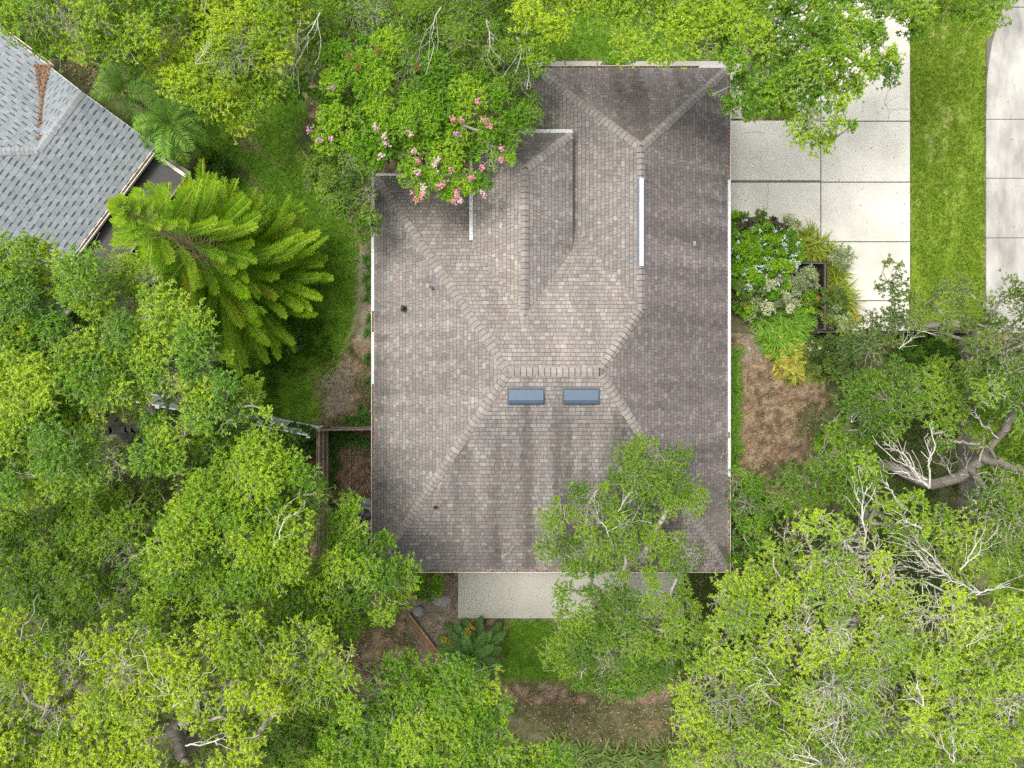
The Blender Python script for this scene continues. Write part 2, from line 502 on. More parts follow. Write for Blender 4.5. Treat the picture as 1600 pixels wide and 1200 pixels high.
def caps(mb, p0, p1, n1, n2, step=0.205, half=0.17, gap=0.024, colf=None, start=0.0, end=0.0, dark=(0.085, 0.075, 0.068)):
    p0, p1 = np.asarray(p0, float), np.asarray(p1, float)
    d = p1 - p0; L = np.linalg.norm(d); d /= L
    sides = []
    for nn in (n1, n2):
        w = np.cross(nn, d)
        w /= np.linalg.norm(w)
        if w[2] > 0: w = -w
        sides.append(w)
    up = (np.asarray(n1) + np.asarray(n2)); up /= np.linalg.norm(up)
    lo = [p0 + d * start, p1 - d * end]
    for w in sides:
        mb.poly([lo[0] + up * .016, lo[1] + up * .016, lo[1] + w * half * 0.97 + up * .018, lo[0] + w * half * 0.97 + up * .018], dark)
    t = start
    while t < L - end - 0.05:
        e = min(t + step - gap, L - end)
        c = colf()
        hw = half * random.uniform(0.93, 1.07)
        for w in sides:
            a, b = p0 + d * t, p0 + d * e
            mb.poly([a + up * .048, b + up * .036, b + w * hw + up * .026, a + w * hw + up * .032], c)
        t += step

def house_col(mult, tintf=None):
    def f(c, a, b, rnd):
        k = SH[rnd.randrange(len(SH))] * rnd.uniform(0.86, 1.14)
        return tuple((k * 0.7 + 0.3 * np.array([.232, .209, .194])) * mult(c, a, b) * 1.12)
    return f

# ------------------------------------------------------------------ the house
ZE = 2.7
W_, E_, S_, N_ = -5.29, 8.29, -7.13, 7.99
RL, RR = np.array([-0.11, 0.41, 5.9]), np.array([3.0, 0.41, 5.9])
SW, SE, NW = np.array([W_, S_, ZE]), np.array([E_, S_, ZE]), np.array([W_, N_, ZE])
NE = np.array([E_, 12.13, ZE]); WN = np.array([0.83, 12.13, ZE]); WS = np.array([0.83, N_, ZE])
WZ = ZE + 3.2 / (E_ - 3.0) * (E_ - 4.557)
WY = N_ - (WZ - ZE) / (3.2 / (N_ - 0.41))
WF, WB = np.array([4.557, 8.35, WZ]), np.array([4.557, WY, WZ])
# small front wing (raised eave)
SZ = 4.0
sE, sWx = 2.22, -1.42
sR0, sR1 = np.array([0.45, 7.53, 5.07]), np.array([0.45, 2.40, 5.07])
sNE, sNW = np.array([sE, 9.18, SZ]), np.array([sWx, 9.18, SZ])
pN = 3.2 / (N_ - 0.41)
yv = N_ - (SZ - ZE) / pN
sSE, sSW = np.array([sE, yv, SZ]), np.array([sWx, yv, SZ])

house = empty("house", (0, 0, 0), "large house with brown mottled shingle hip roof seen from straight above", "house")

def streak(a, b, seed, f=1.6):
    return float(fbm(np.array([a * f * 1.6]), np.array([b * 0.16 + 3]), seed)[0])
def blotch(c, seed, f=0.45):
    return float(fbm(np.array([c[0] * f + 50]), np.array([c[1] * f + 50]), seed)[0])
def m_east(c, a, b):  # darker overall: algae stains, plus shade of the sun-averted slope put into the colour
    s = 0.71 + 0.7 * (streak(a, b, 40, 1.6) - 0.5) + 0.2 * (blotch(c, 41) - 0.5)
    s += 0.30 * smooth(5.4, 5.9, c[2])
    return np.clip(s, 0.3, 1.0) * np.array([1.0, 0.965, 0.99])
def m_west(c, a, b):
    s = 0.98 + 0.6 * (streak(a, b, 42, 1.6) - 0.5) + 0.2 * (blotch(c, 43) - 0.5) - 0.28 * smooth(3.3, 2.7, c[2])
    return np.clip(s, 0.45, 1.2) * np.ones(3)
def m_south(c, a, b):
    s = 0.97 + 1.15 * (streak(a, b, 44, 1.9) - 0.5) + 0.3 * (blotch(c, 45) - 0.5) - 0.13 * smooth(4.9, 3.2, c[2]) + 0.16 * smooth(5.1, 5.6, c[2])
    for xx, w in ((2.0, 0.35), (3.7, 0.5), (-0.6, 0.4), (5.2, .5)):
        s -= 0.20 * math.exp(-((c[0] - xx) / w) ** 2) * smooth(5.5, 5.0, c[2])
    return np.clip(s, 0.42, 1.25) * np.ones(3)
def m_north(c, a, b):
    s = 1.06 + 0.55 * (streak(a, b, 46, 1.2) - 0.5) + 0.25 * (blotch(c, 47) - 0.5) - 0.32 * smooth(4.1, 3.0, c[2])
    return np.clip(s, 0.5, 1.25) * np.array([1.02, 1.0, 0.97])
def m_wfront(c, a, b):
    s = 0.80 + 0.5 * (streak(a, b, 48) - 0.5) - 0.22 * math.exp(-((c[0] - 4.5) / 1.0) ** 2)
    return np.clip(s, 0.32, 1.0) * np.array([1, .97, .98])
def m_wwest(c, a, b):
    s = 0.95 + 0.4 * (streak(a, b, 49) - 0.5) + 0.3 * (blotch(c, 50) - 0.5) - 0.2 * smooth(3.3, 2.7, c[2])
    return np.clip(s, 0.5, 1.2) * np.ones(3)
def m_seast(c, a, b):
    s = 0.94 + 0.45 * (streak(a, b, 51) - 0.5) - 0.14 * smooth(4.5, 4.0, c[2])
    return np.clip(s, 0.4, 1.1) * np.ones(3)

rb = MB()
DK = (0.075, 0.066, 0.060)
base_polys = [[SW, SE, RR, RL], [NW, SW, RL], [SE, np.array([E_, WY, ZE]), WB, RR], [np.array([E_, WY, ZE]), NE, WF, WB],
              [WS, NW, RL, RR, WB], [WN, WS, WB, WF], [NE, WN, WF],
              [sNE, sNW, sR0], [sSE, sNE, sR0, sR1], [sNW, sSW, sR1, sR0]]
for pl in base_polys:
    rb.poly(pl, DK)
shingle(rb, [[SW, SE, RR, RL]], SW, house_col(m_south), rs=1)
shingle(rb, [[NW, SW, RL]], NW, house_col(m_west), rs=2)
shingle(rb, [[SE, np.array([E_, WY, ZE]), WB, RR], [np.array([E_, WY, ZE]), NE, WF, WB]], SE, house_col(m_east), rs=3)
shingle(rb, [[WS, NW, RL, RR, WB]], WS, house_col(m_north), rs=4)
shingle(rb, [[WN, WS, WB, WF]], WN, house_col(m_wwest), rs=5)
shingle(rb, [[NE, WN, WF]], NE, house_col(m_wfront), rs=6)
shingle(rb, [[sNE, sNW, sR0]], sNE, house_col(m_wfront), rs=7)
shingle(rb, [[sSE, sNE, sR0, sR1]], sSE, house_col(m_seast), rs=8)
shingle(rb, [[sNW, sSW, sR1, sR0]], sNW, house_col(m_north), rs=9)
roof = rb.build("roof", M_SHINGLE, house)

def nrm(pl): return plane_frame(pl)[0]
nS, nW, nE = nrm([SW, SE, RR]), nrm([NW, SW, RL]), nrm([SE, NE, WF])
nN, nWW, nWF = nrm([NW, RL, RR]), nrm([WN, WS, WB]), nrm([NE, WN, WF])
nsF, nsE, nsW = nrm([sNE, sNW, sR0]), nrm([sSE, sNE, sR0]), nrm([sNW, sSW, sR1])
cb = MB()
def ccol(lo=0.9, hi=1.15):
    return lambda: tuple(np.array([0.272, 0.246, 0.222]) * random.uniform(lo, hi) * (random.random() < 0.12 and 1.18 or 1.0))
caps(cb, SW, RL, nS, nW, colf=ccol(0.96, 1.14), start=0.1, end=0.1)
caps(cb, SE, RR, nS, nE, colf=ccol(0.96, 1.14), start=0.1, end=0.1)
caps(cb, NW, RL, nN, nW, colf=ccol(0.96, 1.14), start=0.1, end=0.1)
caps(cb, RL, RR, nN, nS, colf=ccol(1.0, 1.25))
caps(cb, RR, WB, nN, nE, colf=ccol(0.95, 1.15), start=0.1)
caps(cb, WB, WF, nWW, nE, colf=ccol(0.85, 1.1))
caps(cb, WN, WF, nWF, nWW, colf=ccol(0.96, 1.14), start=0.1, end=0.08)
caps(cb, NE, WF, nWF, nE, colf=ccol(0.96, 1.14), start=0.1, end=0.08)
caps(cb, sNE, sR0, nsF, nsE, colf=ccol(0.96, 1.14), start=0.1, end=0.08)
caps(cb, sNW, sR0, nsF, nsW, colf=ccol(0.96, 1.14), start=0.1, end=0.08)
caps(cb, sR0, sR1, nsW, nsE, colf=ccol(0.9, 1.15))
rc = cb.build("ridge_cap", M_SHINGLE, roof)

# soffit, fascia, walls
m = MB()
WALL = (0.62, 0.56, 0.46)
m.box(W_ + .55, E_ - .55, S_ + .55, N_ - .55, -0.1, 2.50, WALL)
m.box(0.83 + .55, E_ - .552, N_ - .56, 12.13 - .55, -0.1, 2.497, WALL)
m.box(sWx + .45, sE - .12, 3.0, 9.18 - .45, 2.9, 3.90, WALL)
m.box(sWx + .45, sWx + .75, 8.4, 8.7, -0.1, 2.9, WALL); m.box(sE - .75, sE - .45, 8.4, 8.7, -0.1, 2.9, WALL)
m.build("wall", M_STUCCO, house)
m = MB()
WH = (0.70, 0.69, 0.66)
m.poly([(W_, S_, 2.56), (W_, N_, 2.56), (0.83, N_, 2.56), (0.83, 12.13, 2.56), (E_, 12.13, 2.56), (E_, S_, 2.56)], WH)
m.poly([(sWx, 3.2, 3.92), (sWx, 9.18, 3.92), (sE, 9.18, 3.92), (sE, 3.2, 3.92)], WH)
m.build("soffit", M_METAL, house)
m = MB()
t = 0.012
for a, b, z in ((SW, SE, ZE), (SE, NE, ZE), (NE, WN, ZE), (WN, WS, ZE), (WS, NW, ZE), (NW, SW, ZE)):
    m.beam((a[0], a[1], z - .09), (b[0], b[1], z - .09), 0.024, 0.15, WH)
m.beam((sNE[0], sNE[1], SZ - .09), (sSE[0], sSE[1], SZ - .09), 0.024, 0.15, (0.30, 0.27, 0.24))
m.beam((sNE[0], sNE[1], SZ - .09), (sNW[0], sNW[1], SZ - .09), 0.024, 0.15, WH)
m.beam((sNW[0], sNW[1], SZ - .09), (sSW[0], sSW[1], SZ - .09), 0.024, 0.15, WH)
m.build("fascia", M_METAL, house)

M_COVER = attr_mat('cover_paint', 0.5, 0.3, 0.30, 11.0)
# gutters: open channels, some runs under a white cover, others full of brown leaves
GW = 0.105
DEB = []         # (point a, point b, z) of open gutter runs holding leaves
def gutter(parent, a, b, z, out, runs, col=(0.60, 0.60, 0.59), w=GW):
    """channel from a to b (xy), 'out' outward unit xy; runs: list of (t0,t1,'cover'|'leaves')"""
    a, b, out = np.array([*a, 0.0]), np.array([*b, 0.0]), np.array([*out, 0.0])
    m = MB()
    zt = np.array([0, 0, z])
    o1 = out * 0.014; o2 = out * w
    hz = np.array([0, 0, 0.055])
    m.beam(a + o2 + zt - hz, b + o2 + zt - hz, 0.022, 0.13, col)                       # front lip
    m.beam(a + o1 * 1.8 + zt - hz * 2, b + o1 * 1.8 + zt - hz * 2, 0.012, 0.03, col)
    m.beam(a + out * w / 2 + zt - hz * 2.15, b + out * w / 2 + zt - hz * 2.15, w, 0.012, col)   # bottom
    g_ = m.build("gutter", M_METAL, parent)
    for t0, t1, kind in runs:
        p, q = a + (b - a) * t0, a + (b - a) * t1
        if kind == 'cover':
            cv = MB()
            cv.beam(p + out * (w * 0.52) + zt + np.array([0, 0, 0.016]), q + out * (w * 0.52) + zt + np.array([0, 0, 0.016]), w * 0.96, 0.008, (0.59, 0.59, 0.575))
            cv.build("gutter_cover", M_COVER, g_)
        else:
            DEB.append((p + out * w * 0.5, q + out * w * 0.5, z - 0.03, w * 0.8, out))
    return g_
def ty(py, a, b): return ((600 - py) * (H - ZE) / F - a) / (b - a)
gutter(house, (W_, N_ + .1), (W_, S_ - .1), ZE, (-1, 0), [(ty(272, N_, S_), ty(487, N_, S_), 'cover'), (ty(487, N_, S_), ty(520, N_, S_), 'leaves'),
       (ty(520, N_, S_), ty(600, N_, S_), 'cover'), (ty(600, N_, S_), 1.0, 'leaves')])
gutter(house, (E_, 12.2), (E_, S_ - .1), ZE, (1, 0), [(0.0, ty(280, 12.2, S_), 'leaves'), (ty(280, 12.2, S_), ty(672, 12.2, S_), 'cover'), (ty(672, 12.2, S_), ty(682, 12.2, S_), 'leaves'),
       (ty(682, 12.2, S_), ty(742, 12.2, S_), 'cover'), (ty(742, 12.2, S_), 1.0, 'leaves')])
gutter(house, (W_, S_), (E_, S_), ZE, (0, -1), [(0.0, 1.0, 'leaves')])
gutter(house, (0.83, 12.13), (E_, 12.13), ZE, (0, 1), [(0.0, 0.03, 'cover'), (0.03, 0.85, 'leaves'), (0.85, 1.0, 'cover')])
gutter(house, (0.83, 12.1), (0.83, N_), ZE, (-1, 0), [(0.0, 1.0, 'leaves')])
gutter(house, (W_, N_), (sWx - .1, N_), ZE, (0, 1), [(0.0, 1.0, 'cover')], w=0.09)
gutter(house, (sWx, 9.18), (sE, 9.18), SZ, (0, 1), [(0.0, 1.0, 'cover')], w=0.13)
gutter(house, (sWx, 9.1), (sWx, yv + .35), SZ, (-1, 0), [(0.0, 1.0, 'cover')], w=0.13)

# white ridge vent strip on the right wing's ridge
m = MB()
def ridge_y(py): return (600 - py) * (H - 4.962) / F
y0, y1 = ridge_y(416), ridge_y(279)
zr = 4.962
for s in (-1, 1):
    m.poly([(4.557, y0, zr + .085), (4.557, y1, zr + .085), (4.557 + s * .07, y1, zr + .075), (4.557 + s * .07, y0, zr + .075)], (0.62, 0.62, 0.63))
    m.poly([(4.557 + s * .07, y0, zr + .075), (4.557 + s * .07, y1, zr + .075), (4.557 + s * .078, y1, zr + .0), (4.557 + s * .078, y0, zr + .0)], (0.5, 0.5, 0.52))
    m.poly([(4.557 + s * .078, y0, zr + .012), (4.557 + s * .078, y1, zr + .012), (4.557 + s * .15, y1, zr - .055), (4.557 + s * .15, y0, zr - .055)], (0.16, 0.17, 0.20))
m.poly([(4.487, y0, zr + .075), (4.557, y0, zr + .085), (4.627, y0, zr + .075), (4.627, y0, zr - .02), (4.487, y0, zr - .02)], (0.7, 0.7, 0.7))
m.poly([(4.487, y1, zr + .075), (4.557, y1, zr + .085), (4.627, y1, zr + .075), (4.627, y1, zr - .02), (4.487, y1, zr - .02)], (0.7, 0.7, 0.7))
m.build("ridge_vent", M_METAL, house)

pS = 3.2 / (0.41 - S_)
def z_south(y): return ZE + pS * (y - S_)
M_VENT = attr_mat("vent_paint", 0.4, 0.5, 0.06, 6.0)
for (xa, xb) in ((795, 849), (881, 935)):
    k = (H - 5.66) / F
    x0, x1 = (xa - 800) * k, (xb - 800) * k
    y0, y1 = (600 - 632) * k, (600 - 609) * k
    m = MB()
    B1, B2 = (0.088, 0.130, 0.182), (0.058, 0.090, 0.132)
    zb, zt_ = z_south(y1) + 0.03, z_south(y1) + 0.075
    ym = y0 + (y1 - y0) * 0.30
    zm = zt_ - 0.02
    zf = zm - 0.035
    A = [(x0, y1, zt_), (x1, y1, zt_), (x1, ym, zm), (x0, ym, zm)]
    m.poly(A, B1)
    m.poly([(x0, ym, zm), (x1, ym, zm), (x1, y0 + .035, zf), (x0, y0 + .035, zf)], B2)
    m.poly([(x0, y0 + .035, zf), (x1, y0 + .035, zf), (x1 - .01, y0, zf - .07), (x0 + .01, y0, zf - .07)], (0.05, 0.075, 0.12))
    m.poly([(x0, y1, zt_), (x0, ym, zm), (x0, y0 + .035, zf), (x0 - .012, y0, zf - .12), (x0 - .012, y1 + .01, zt_ - .09)], B2)
    m.poly([(x1, y1, zt_), (x1 + .012, y1 + .01, zt_ - .09), (x1 + .012, y0, zf - .12), (x1, y0 + .035, zf), (x1, ym, zm)], B2)
    m.poly([(x0, y1, zt_), (x0, y1 + .03, zt_ - .06), (x1, y1 + .03, zt_ - .06), (x1, y1, zt_)], B2)
    m.poly([(x0 - .06, y1 + .08, z_south(y1 + .08) + .02), (x1 + .06, y1 + .08, z_south(y1 + .08) + .02), (x1 + .06, y0 - .02, z_south(y0 - .02) + .02), (x0 - .06, y0 - .02, z_south(y0 - .02) + .02)], (0.15, 0.14, 0.13))
    m.build("roof_vent", M_VENT, house)

def stack(px, py, z, n, rad, h, col, fl):
    c = P(px, py, z)
    m = MB()
    c0 = c + np.array([0, 0, 0.02])
    u = np.cross(n, (0, 1, 0.2)); u /= np.linalg.norm(u); v = np.cross(n, u)
    m.obox(c0, u * rad * 2.1, v * rad * 2.1, np.asarray(n) * 0.012, fl)
    m.tube(c0, c0 + np.array([0, 0, h]), rad * 1.25, rad, 14, col, cap=False)
    m.tube(c0 + np.array([0, 0, h - .10]), c0 + np.array([0, 0, h - .02]), rad * .8, rad * .8, 14, (0.01, 0.01, 0.012))
    m.tube(c0 + np.array([0, 0, h - .11]), c0 + np.array([0, 0, h]), rad * .8, rad * .8, 14, col, cap=False)
    m.build("vent_pipe", M_PLASTIC, house)
stack(630, 482, 3.6, nW, 0.055, 0.26, (0.02, 0.022, 0.03), (0.05, 0.05, 0.055))
stack(681, 792, 3.75, nS, 0.055, 0.26, (0.02, 0.025, 0.035), (0.05, 0.05, 0.055))
stack(1086, 381, 3.68, nE, 0.04, 0.28, (0.7, 0.7, 0.7), (0.35, 0.34, 0.33))
stack(673, 449, 4.35, nW, 0.035, 0.16, (0.6, 0.6, 0.6), (0.2, 0.19, 0.18))

# fallen twigs lying on the roof
def twig(px, py, plane_z, n, ang, L, label):
    c = P(px, py, plane_z) + np.array([0, 0, 0.05])
    n = np.asarray(n)
    u = np.cross(n, (0, 0, 1.0)); u /= np.linalg.norm(u); v = np.cross(n, u)
    d = u * math.cos(ang) + v * math.sin(ang); s = np.cross(n, d)
    m = MB(); W = (0.42, 0.37, 0.31)
    p = [c, c + d * L * .4 + s * .05, c + d * L * .75 - s * .03, c + d * L + s * .06]
    for i in range(3):
        m.tube(p[i], p[i + 1], .016 - .004 * i, .012 - .004 * i, 5, W)
    m.tube(p[1], p[1] + d * L * .3 + s * L * .35, .010, .005, 5, W)
    m.tube(p[2], p[2] + d * L * .15 - s * L * .25, .008, .004, 5, W)
    tag(m.build("fallen_twig", M_BARK), label, "twig")
twig(803, 852, 3.35, nS, 0.9, 0.85, "forked bare twig lying on the lower front of the roof, by the overhanging tree")
twig(1126, 716, 3.0, nE, 2.2, 0.45, "small pale twig lying on the dark side slope near the gutter")
twig(838, 856, 3.3, nS, 1.5, 0.3, "short straight twig on the roof close beside the overhanging tree")

# ------------------------------------------------------------------ dry leaves
def kites(base, d, nrmv, L, Wd, col, fold=0.18, droop=0.15):
    """vectorised leaves: base, direction, normal (N,3), length, width (N,), colour (N,3)"""
    d = d / np.linalg.norm(d, axis=1, keepdims=True)
    s = np.cross(nrmv, d); s /= (np.linalg.norm(s, axis=1, keepdims=True) + 1e-9)
    nn = np.cross(d, s)
    L = L[:, None]; Wd = Wd[:, None]
    mid = base + d * L * 0.45
    V = np.stack([base, mid + s * Wd * .5 + nn * Wd * fold, base + d * L - nn * L * droop, mid - s * Wd * .5 + nn * Wd * fold], 1)
    N = len(base)
    return V.reshape(-1, 3), np.arange(4 * N).reshape(N, 4), np.repeat(col, 4, axis=0)

def rand_unit(n, rng=RNG):
    v = rng.normal(size=(n, 3)); return v / np.linalg.norm(v, axis=1, keepdims=True)

BROWN = np.array([[0.32, 0.18, 0.10], [0.24, 0.13, 0.08], [0.38, 0.25, 0.15], [0.18, 0.11, 0.075], [0.38, 0.28, 0.19]])
def litter(points, Lmin=0.05, Lmax=0.10, flat=0.35, rng=RNG, pal=BROWN):
    n = len(points)
    d = rng.normal(size=(n, 3)); d[:, 2] *= flat
    nr = np.array([0, 0, 1.0]) + rng.normal(size=(n, 3)) * 0.45
    L = rng.uniform(Lmin, Lmax, n)
    col = pal[rng.integers(0, len(pal), n)] * rng.uniform(0.7, 1.25, (n, 1))
    return kites(points, d, nr, L, L * 0.5, col)

pts = []
for (a, b, z, w, out) in DEB:
    L = np.linalg.norm(b - a); n = int(L * 260)
    t = RNG.random(n)[:, None]
    p = a[None] + (b - a)[None] * t + out[None] * ((RNG.random(n) - .5) * w)[:, None]
    p[:, 2] = z + RNG.random(n) * 0.035
    pts.append(p)
V, Fq, C = litter(np.concatenate(pts), 0.03, 0.065)
o = mesh_np("gutter_leaves", V, [Fq], M_LITTER, C)
tag(o, "dry orange brown leaves filling the open gutters of the brown roof", "dry leaves", kind="stuff")

def scatter(poly, dens, z=0.0, rng=RNG):
    """random ground points inside a pixel polygon; dens per square metre"""
    q = PX(poly, z)
    lo, hi = q[:, :2].min(0), q[:, :2].max(0)
    n = int(np.prod(hi - lo) * dens)
    x = rng.uniform(lo[0], hi[0], n); y = rng.uniform(lo[1], hi[1], n)
    k = inpoly(x, y, [tuple(t) for t in q[:, :2]])
    return np.stack([x[k], y[k], np.full(k.sum(), z)], 1)
LIT = [([(500, 560), (583, 540), (583, 670), (495, 670)], 90), ([(515, 690), (583, 690), (583, 775), (540, 790), (500, 840), (510, 690)], 120), ([(1140, 480), (1200, 520), (1240, 590), (1310, 590), (1280, 680), (1200, 735), (1140, 735)], 90),
       ([(545, 985), (640, 960), (700, 1060), (560, 1070)], 120), ([(640, 900), (720, 895), (800, 975), (790, 1050), (700, 1040)], 60), ([(780, 1060), (1060, 1050), (1060, 1170), (860, 1170)], 90),
       ([(150, 620), (260, 620), (350, 760), (120, 800)], 40), ([(70, 70), (130, 90), (200, 160), (140, 150)], 120), ([(1060, 890), (1140, 890), (1140, 960), (1060, 960)], 80), ([(300, 950), (560, 950), (560, 1100), (300, 1100)], 40)]
pts = np.concatenate([scatter(a, b, 0.02) for a, b in LIT])
pts[:, 2] += RNG.random(len(pts)) * 0.03
V, Fq, C = litter(pts, 0.05, 0.12)
o = mesh_np("leaf_litter", V, [Fq], M_LITTER, C)
tag(o, "brown leaf litter spread over the bare mulch around the house", "leaf litter", kind="stuff")

# loose leaves blown onto the paving and the roof slopes
pv = np.concatenate([scatter([(1140, 190), (1421, 190), (1421, 470), (1300, 400), (1140, 330)], 1.6, .052), scatter([(1330, 60), (1421, 60), (1421, 190), (1300, 190)], 4, .052), scatter([(716, 890), (900, 890), (900, 965), (716, 965)], 5, .108),
                     scatter([(1545, 60), (1620, 60), (1620, 460), (1545, 460)], 1.5, .052)])
V, Fq, C = litter(pv, 0.04, 0.09)
o = mesh_np("paving_leaves", V, [Fq], M_LITTER, C)
tag(o, "a few dry leaves blown over the concrete driveway and patio", "dry leaves", kind="stuff")
def zr_south(x, y): return ZE + 3.2 / (0.41 - S_) * (y - S_)
xs = RNG.uniform(W_ + .6, E_ - .6, 260); ys_ = S_ + np.abs(RNG.normal(size=260)) * 1.2 + .05
k = (ys_ - S_ < (xs - W_) * 1.2) & (ys_ - S_ < (E_ - xs) * 1.2) & (ys_ < 0)
r1 = np.stack([xs[k], ys_[k], zr_south(xs[k], ys_[k]) + .022], 1)
xs = E_ - np.abs(RNG.normal(size=240)) * .9 - .03; ys_ = RNG.uniform(S_ + 1.5, 11.0, 240)
k = (E_ - xs < 3.3) & (ys_ - S_ > (E_ - xs) * 1.5)
r2_ = np.stack([xs[k], ys_[k], ZE + 3.2 / (E_ - 3.0) * (E_ - xs[k]) + .022], 1)
V, Fq, C = litter(np.concatenate([r1, r2_]), 0.03, 0.065)
o = mesh_np("roof_leaves", V, [Fq], M_LITTER, C)
tag(o, "dry leaves and bits scattered on the brown roof slopes near the gutters", "dry leaves", kind="stuff")
m = MB()
for line in ([(1199, 286), (1201, 300), (1198, 312), (1200, 327)], [(1388, 140), (1382, 160), (1390, 176), (1387, 188)], [(1161, 208), (1180, 206), (1196, 208)], [(1390, 172), (1408, 170), (1420, 171)]):
    for a, b in zip(line[:-1], line[1:]):
        m.beam(P(*a, .047), P(*b, .047), .016, .003, (.24, .22, .19))
o = m.build("driveway_crack", M_STUCCO); o["kind"] = "structure"

# grass blades
pts, cols = [], []
for k, pl in LAWN.items():
    d = {'strip': 480, 'left': 330, 'top': 380, 'topright': 300, 'south': 330}.get(k, 120)
    p = scatter(pl, d, 0.0)
    p = p[(np.abs(p[:, 0]) < 23.5) & (np.abs(p[:, 1]) < 17.5)]
    nz = fbm(p[:, 0] * 1.7, p[:, 1] * 1.7, 60)
    if k == 'strip':
        keep = RNG.random(len(p)) > 0.75 * smooth(.52, .68, fbm(p[:, 0] * 3, p[:, 1] * .8, 31))
        p, nz = p[keep], nz[keep]
        c = np.array([0.138, 0.222, 0.015])[None] * (0.6 + 0.8 * RNG.random((len(p), 1)))
    else:
        keep = nz + RNG.normal(size=len(p)) * .08 < 0.66
        p, nz = p[keep], nz[keep]
        c = np.array([0.120, 0.240, 0.014])[None] * (0.55 + 0.9 * RNG.random((len(p), 1))) * (1.3 - 0.6 * nz[:, None])
    pts.append(p); cols.append(c)
pts = np.concatenate(pts); cols = np.concatenate(cols)
n = len(pts)
d = RNG.normal(size=(n, 3)); d[:, 2] = np.abs(d[:, 2]) * .5 + .25
L = RNG.uniform(0.06, 0.13, n)
V, Fq, C = kites(pts, d, np.array([0, 0, 1.0]) + RNG.normal(size=(n, 3)) * .3, L, L * 0.22, cols)
o = mesh_np("grass", V, [Fq], M_GRASS, C)
tag(o, "short green grass growing on the lawns around the driveway and house", "grass", kind="stuff")

# ------------------------------------------------------------------ branching and crowns
def grow(P0, par0, plen0, pts, bf):
    """greedy minimum-cost growth: joins every point to the nearest part of the tree"""
    N = len(pts)
    nodes = [tuple(p) for p in P0]; par = list(par0); plen = list(plen0)
    pts = pts.astype(np.float32)
    best = np.full(N, 1e9, np.float32); bj = np.zeros(N, np.int32)
    for j, p in enumerate(P0):
        d = np.sqrt(((pts - np.asarray(p, np.float32)) ** 2).sum(1)) + bf * plen0[j]
        k = d < best; best[k] = d[k]; bj[k] = j
    used = np.zeros(N, bool)
    order = np.zeros(N, np.int32)
    for s in range(N):
        i = int(np.argmin(best))
        j = int(bj[i])
        p = pts[i]
        L = plen[j] + math.dist(p.tolist(), nodes[j])
        nodes.append(tuple(p.tolist())); par.append(j); plen.append(L)
        order[s] = i
        used[i] = True
        df = pts - p
        d = np.sqrt(np.einsum('ij,ij->i', df, df)) + bf * L
        k = (d < best) & ~used
        best[k] = d[k]; bj[k] = len(nodes) - 1
        best[i] = 1e9
    return np.array(nodes), np.array(par), np.array(plen), order

def subdivide(nodes, par, plen, seg, jit, rng):
    """split long edges into bent pieces"""
    out, op, ol = [], [], []
    remap = {}
    for i in range(len(nodes)):
        if par[i] < 0:
            remap[i] = len(out); out.append(nodes[i]); op.append(-1); ol.append(plen[i]); continue
        a, b = nodes[par[i]], nodes[i]
        L = np.linalg.norm(b - a); k = max(1, int(L / seg))
        prev = remap[par[i]]
        for t in range(1, k + 1):
            q = a + (b - a) * t / k
            if t < k:
                q = q + rng.normal(size=3) * jit * L * 0.5 / k ** .5
            out.append(q); op.append(prev); ol.append(ol[prev] + L / k)
            prev = len(out) - 1
        remap[i] = prev
    return np.array(out), np.array(op), np.array(ol), remap

def tubes(nodes, par, rad, colf, keep=None):
    V, Fs, C = [], [], []
    base = 0
    i = np.where(par >= 0)[0]
    if keep is not None: i = i[keep[i]]
    for sides, sel in ((6, rad[i] > 0.04), (4, (rad[i] <= 0.04) & (rad[i] > 0.014)), (3, rad[i] <= 0.014)):
        e = i[sel]
        if not len(e): continue
        a, b = nodes[par[e]], nodes[e]
        d = b - a; L = np.linalg.norm(d, axis=1, keepdims=True); d = d / (L + 1e-9)
        s = np.cross(d, np.array([0.31, 0.17, 0.93])); s /= (np.linalg.norm(s, axis=1, keepdims=True) + 1e-9)
        t = np.cross(d, s)
        r1 = rad[e]; r0 = np.minimum(rad[par[e]], r1 * 1.5)
        an = np.arange(sides) * 2 * math.pi / sides
        ring = np.cos(an)[None, :, None] * s[:, None, :] + np.sin(an)[None, :, None] * t[:, None, :]
        v = np.concatenate([a[:, None] + ring * r0[:, None, None], b[:, None] + ring * r1[:, None, None]], 1)
        n = len(e)
        k = np.arange(sides); kk = (k + 1) % sides
        f = np.stack([k, kk, kk + sides, k + sides], 1)[None] + (np.arange(n) * 2 * sides)[:, None, None] + base
        V.append(v.reshape(-1, 3)); Fs.append(f.reshape(-1, 4))
        C.append(np.repeat(colf(rad[e]), 2 * sides, axis=0))
        base += n * 2 * sides
    return np.concatenate(V), np.concatenate(Fs), np.concatenate(C)

def bark_col(pale, dark):
    pale, dark = np.asarray(pale), np.asarray(dark)
    def f(r):
        t = np.clip((r - 0.012) / 0.10, 0, 1)[:, None]
        return (pale * (1 - t) + dark * t) * RNG.uniform(0.8, 1.15, (len(r), 1))
    return f

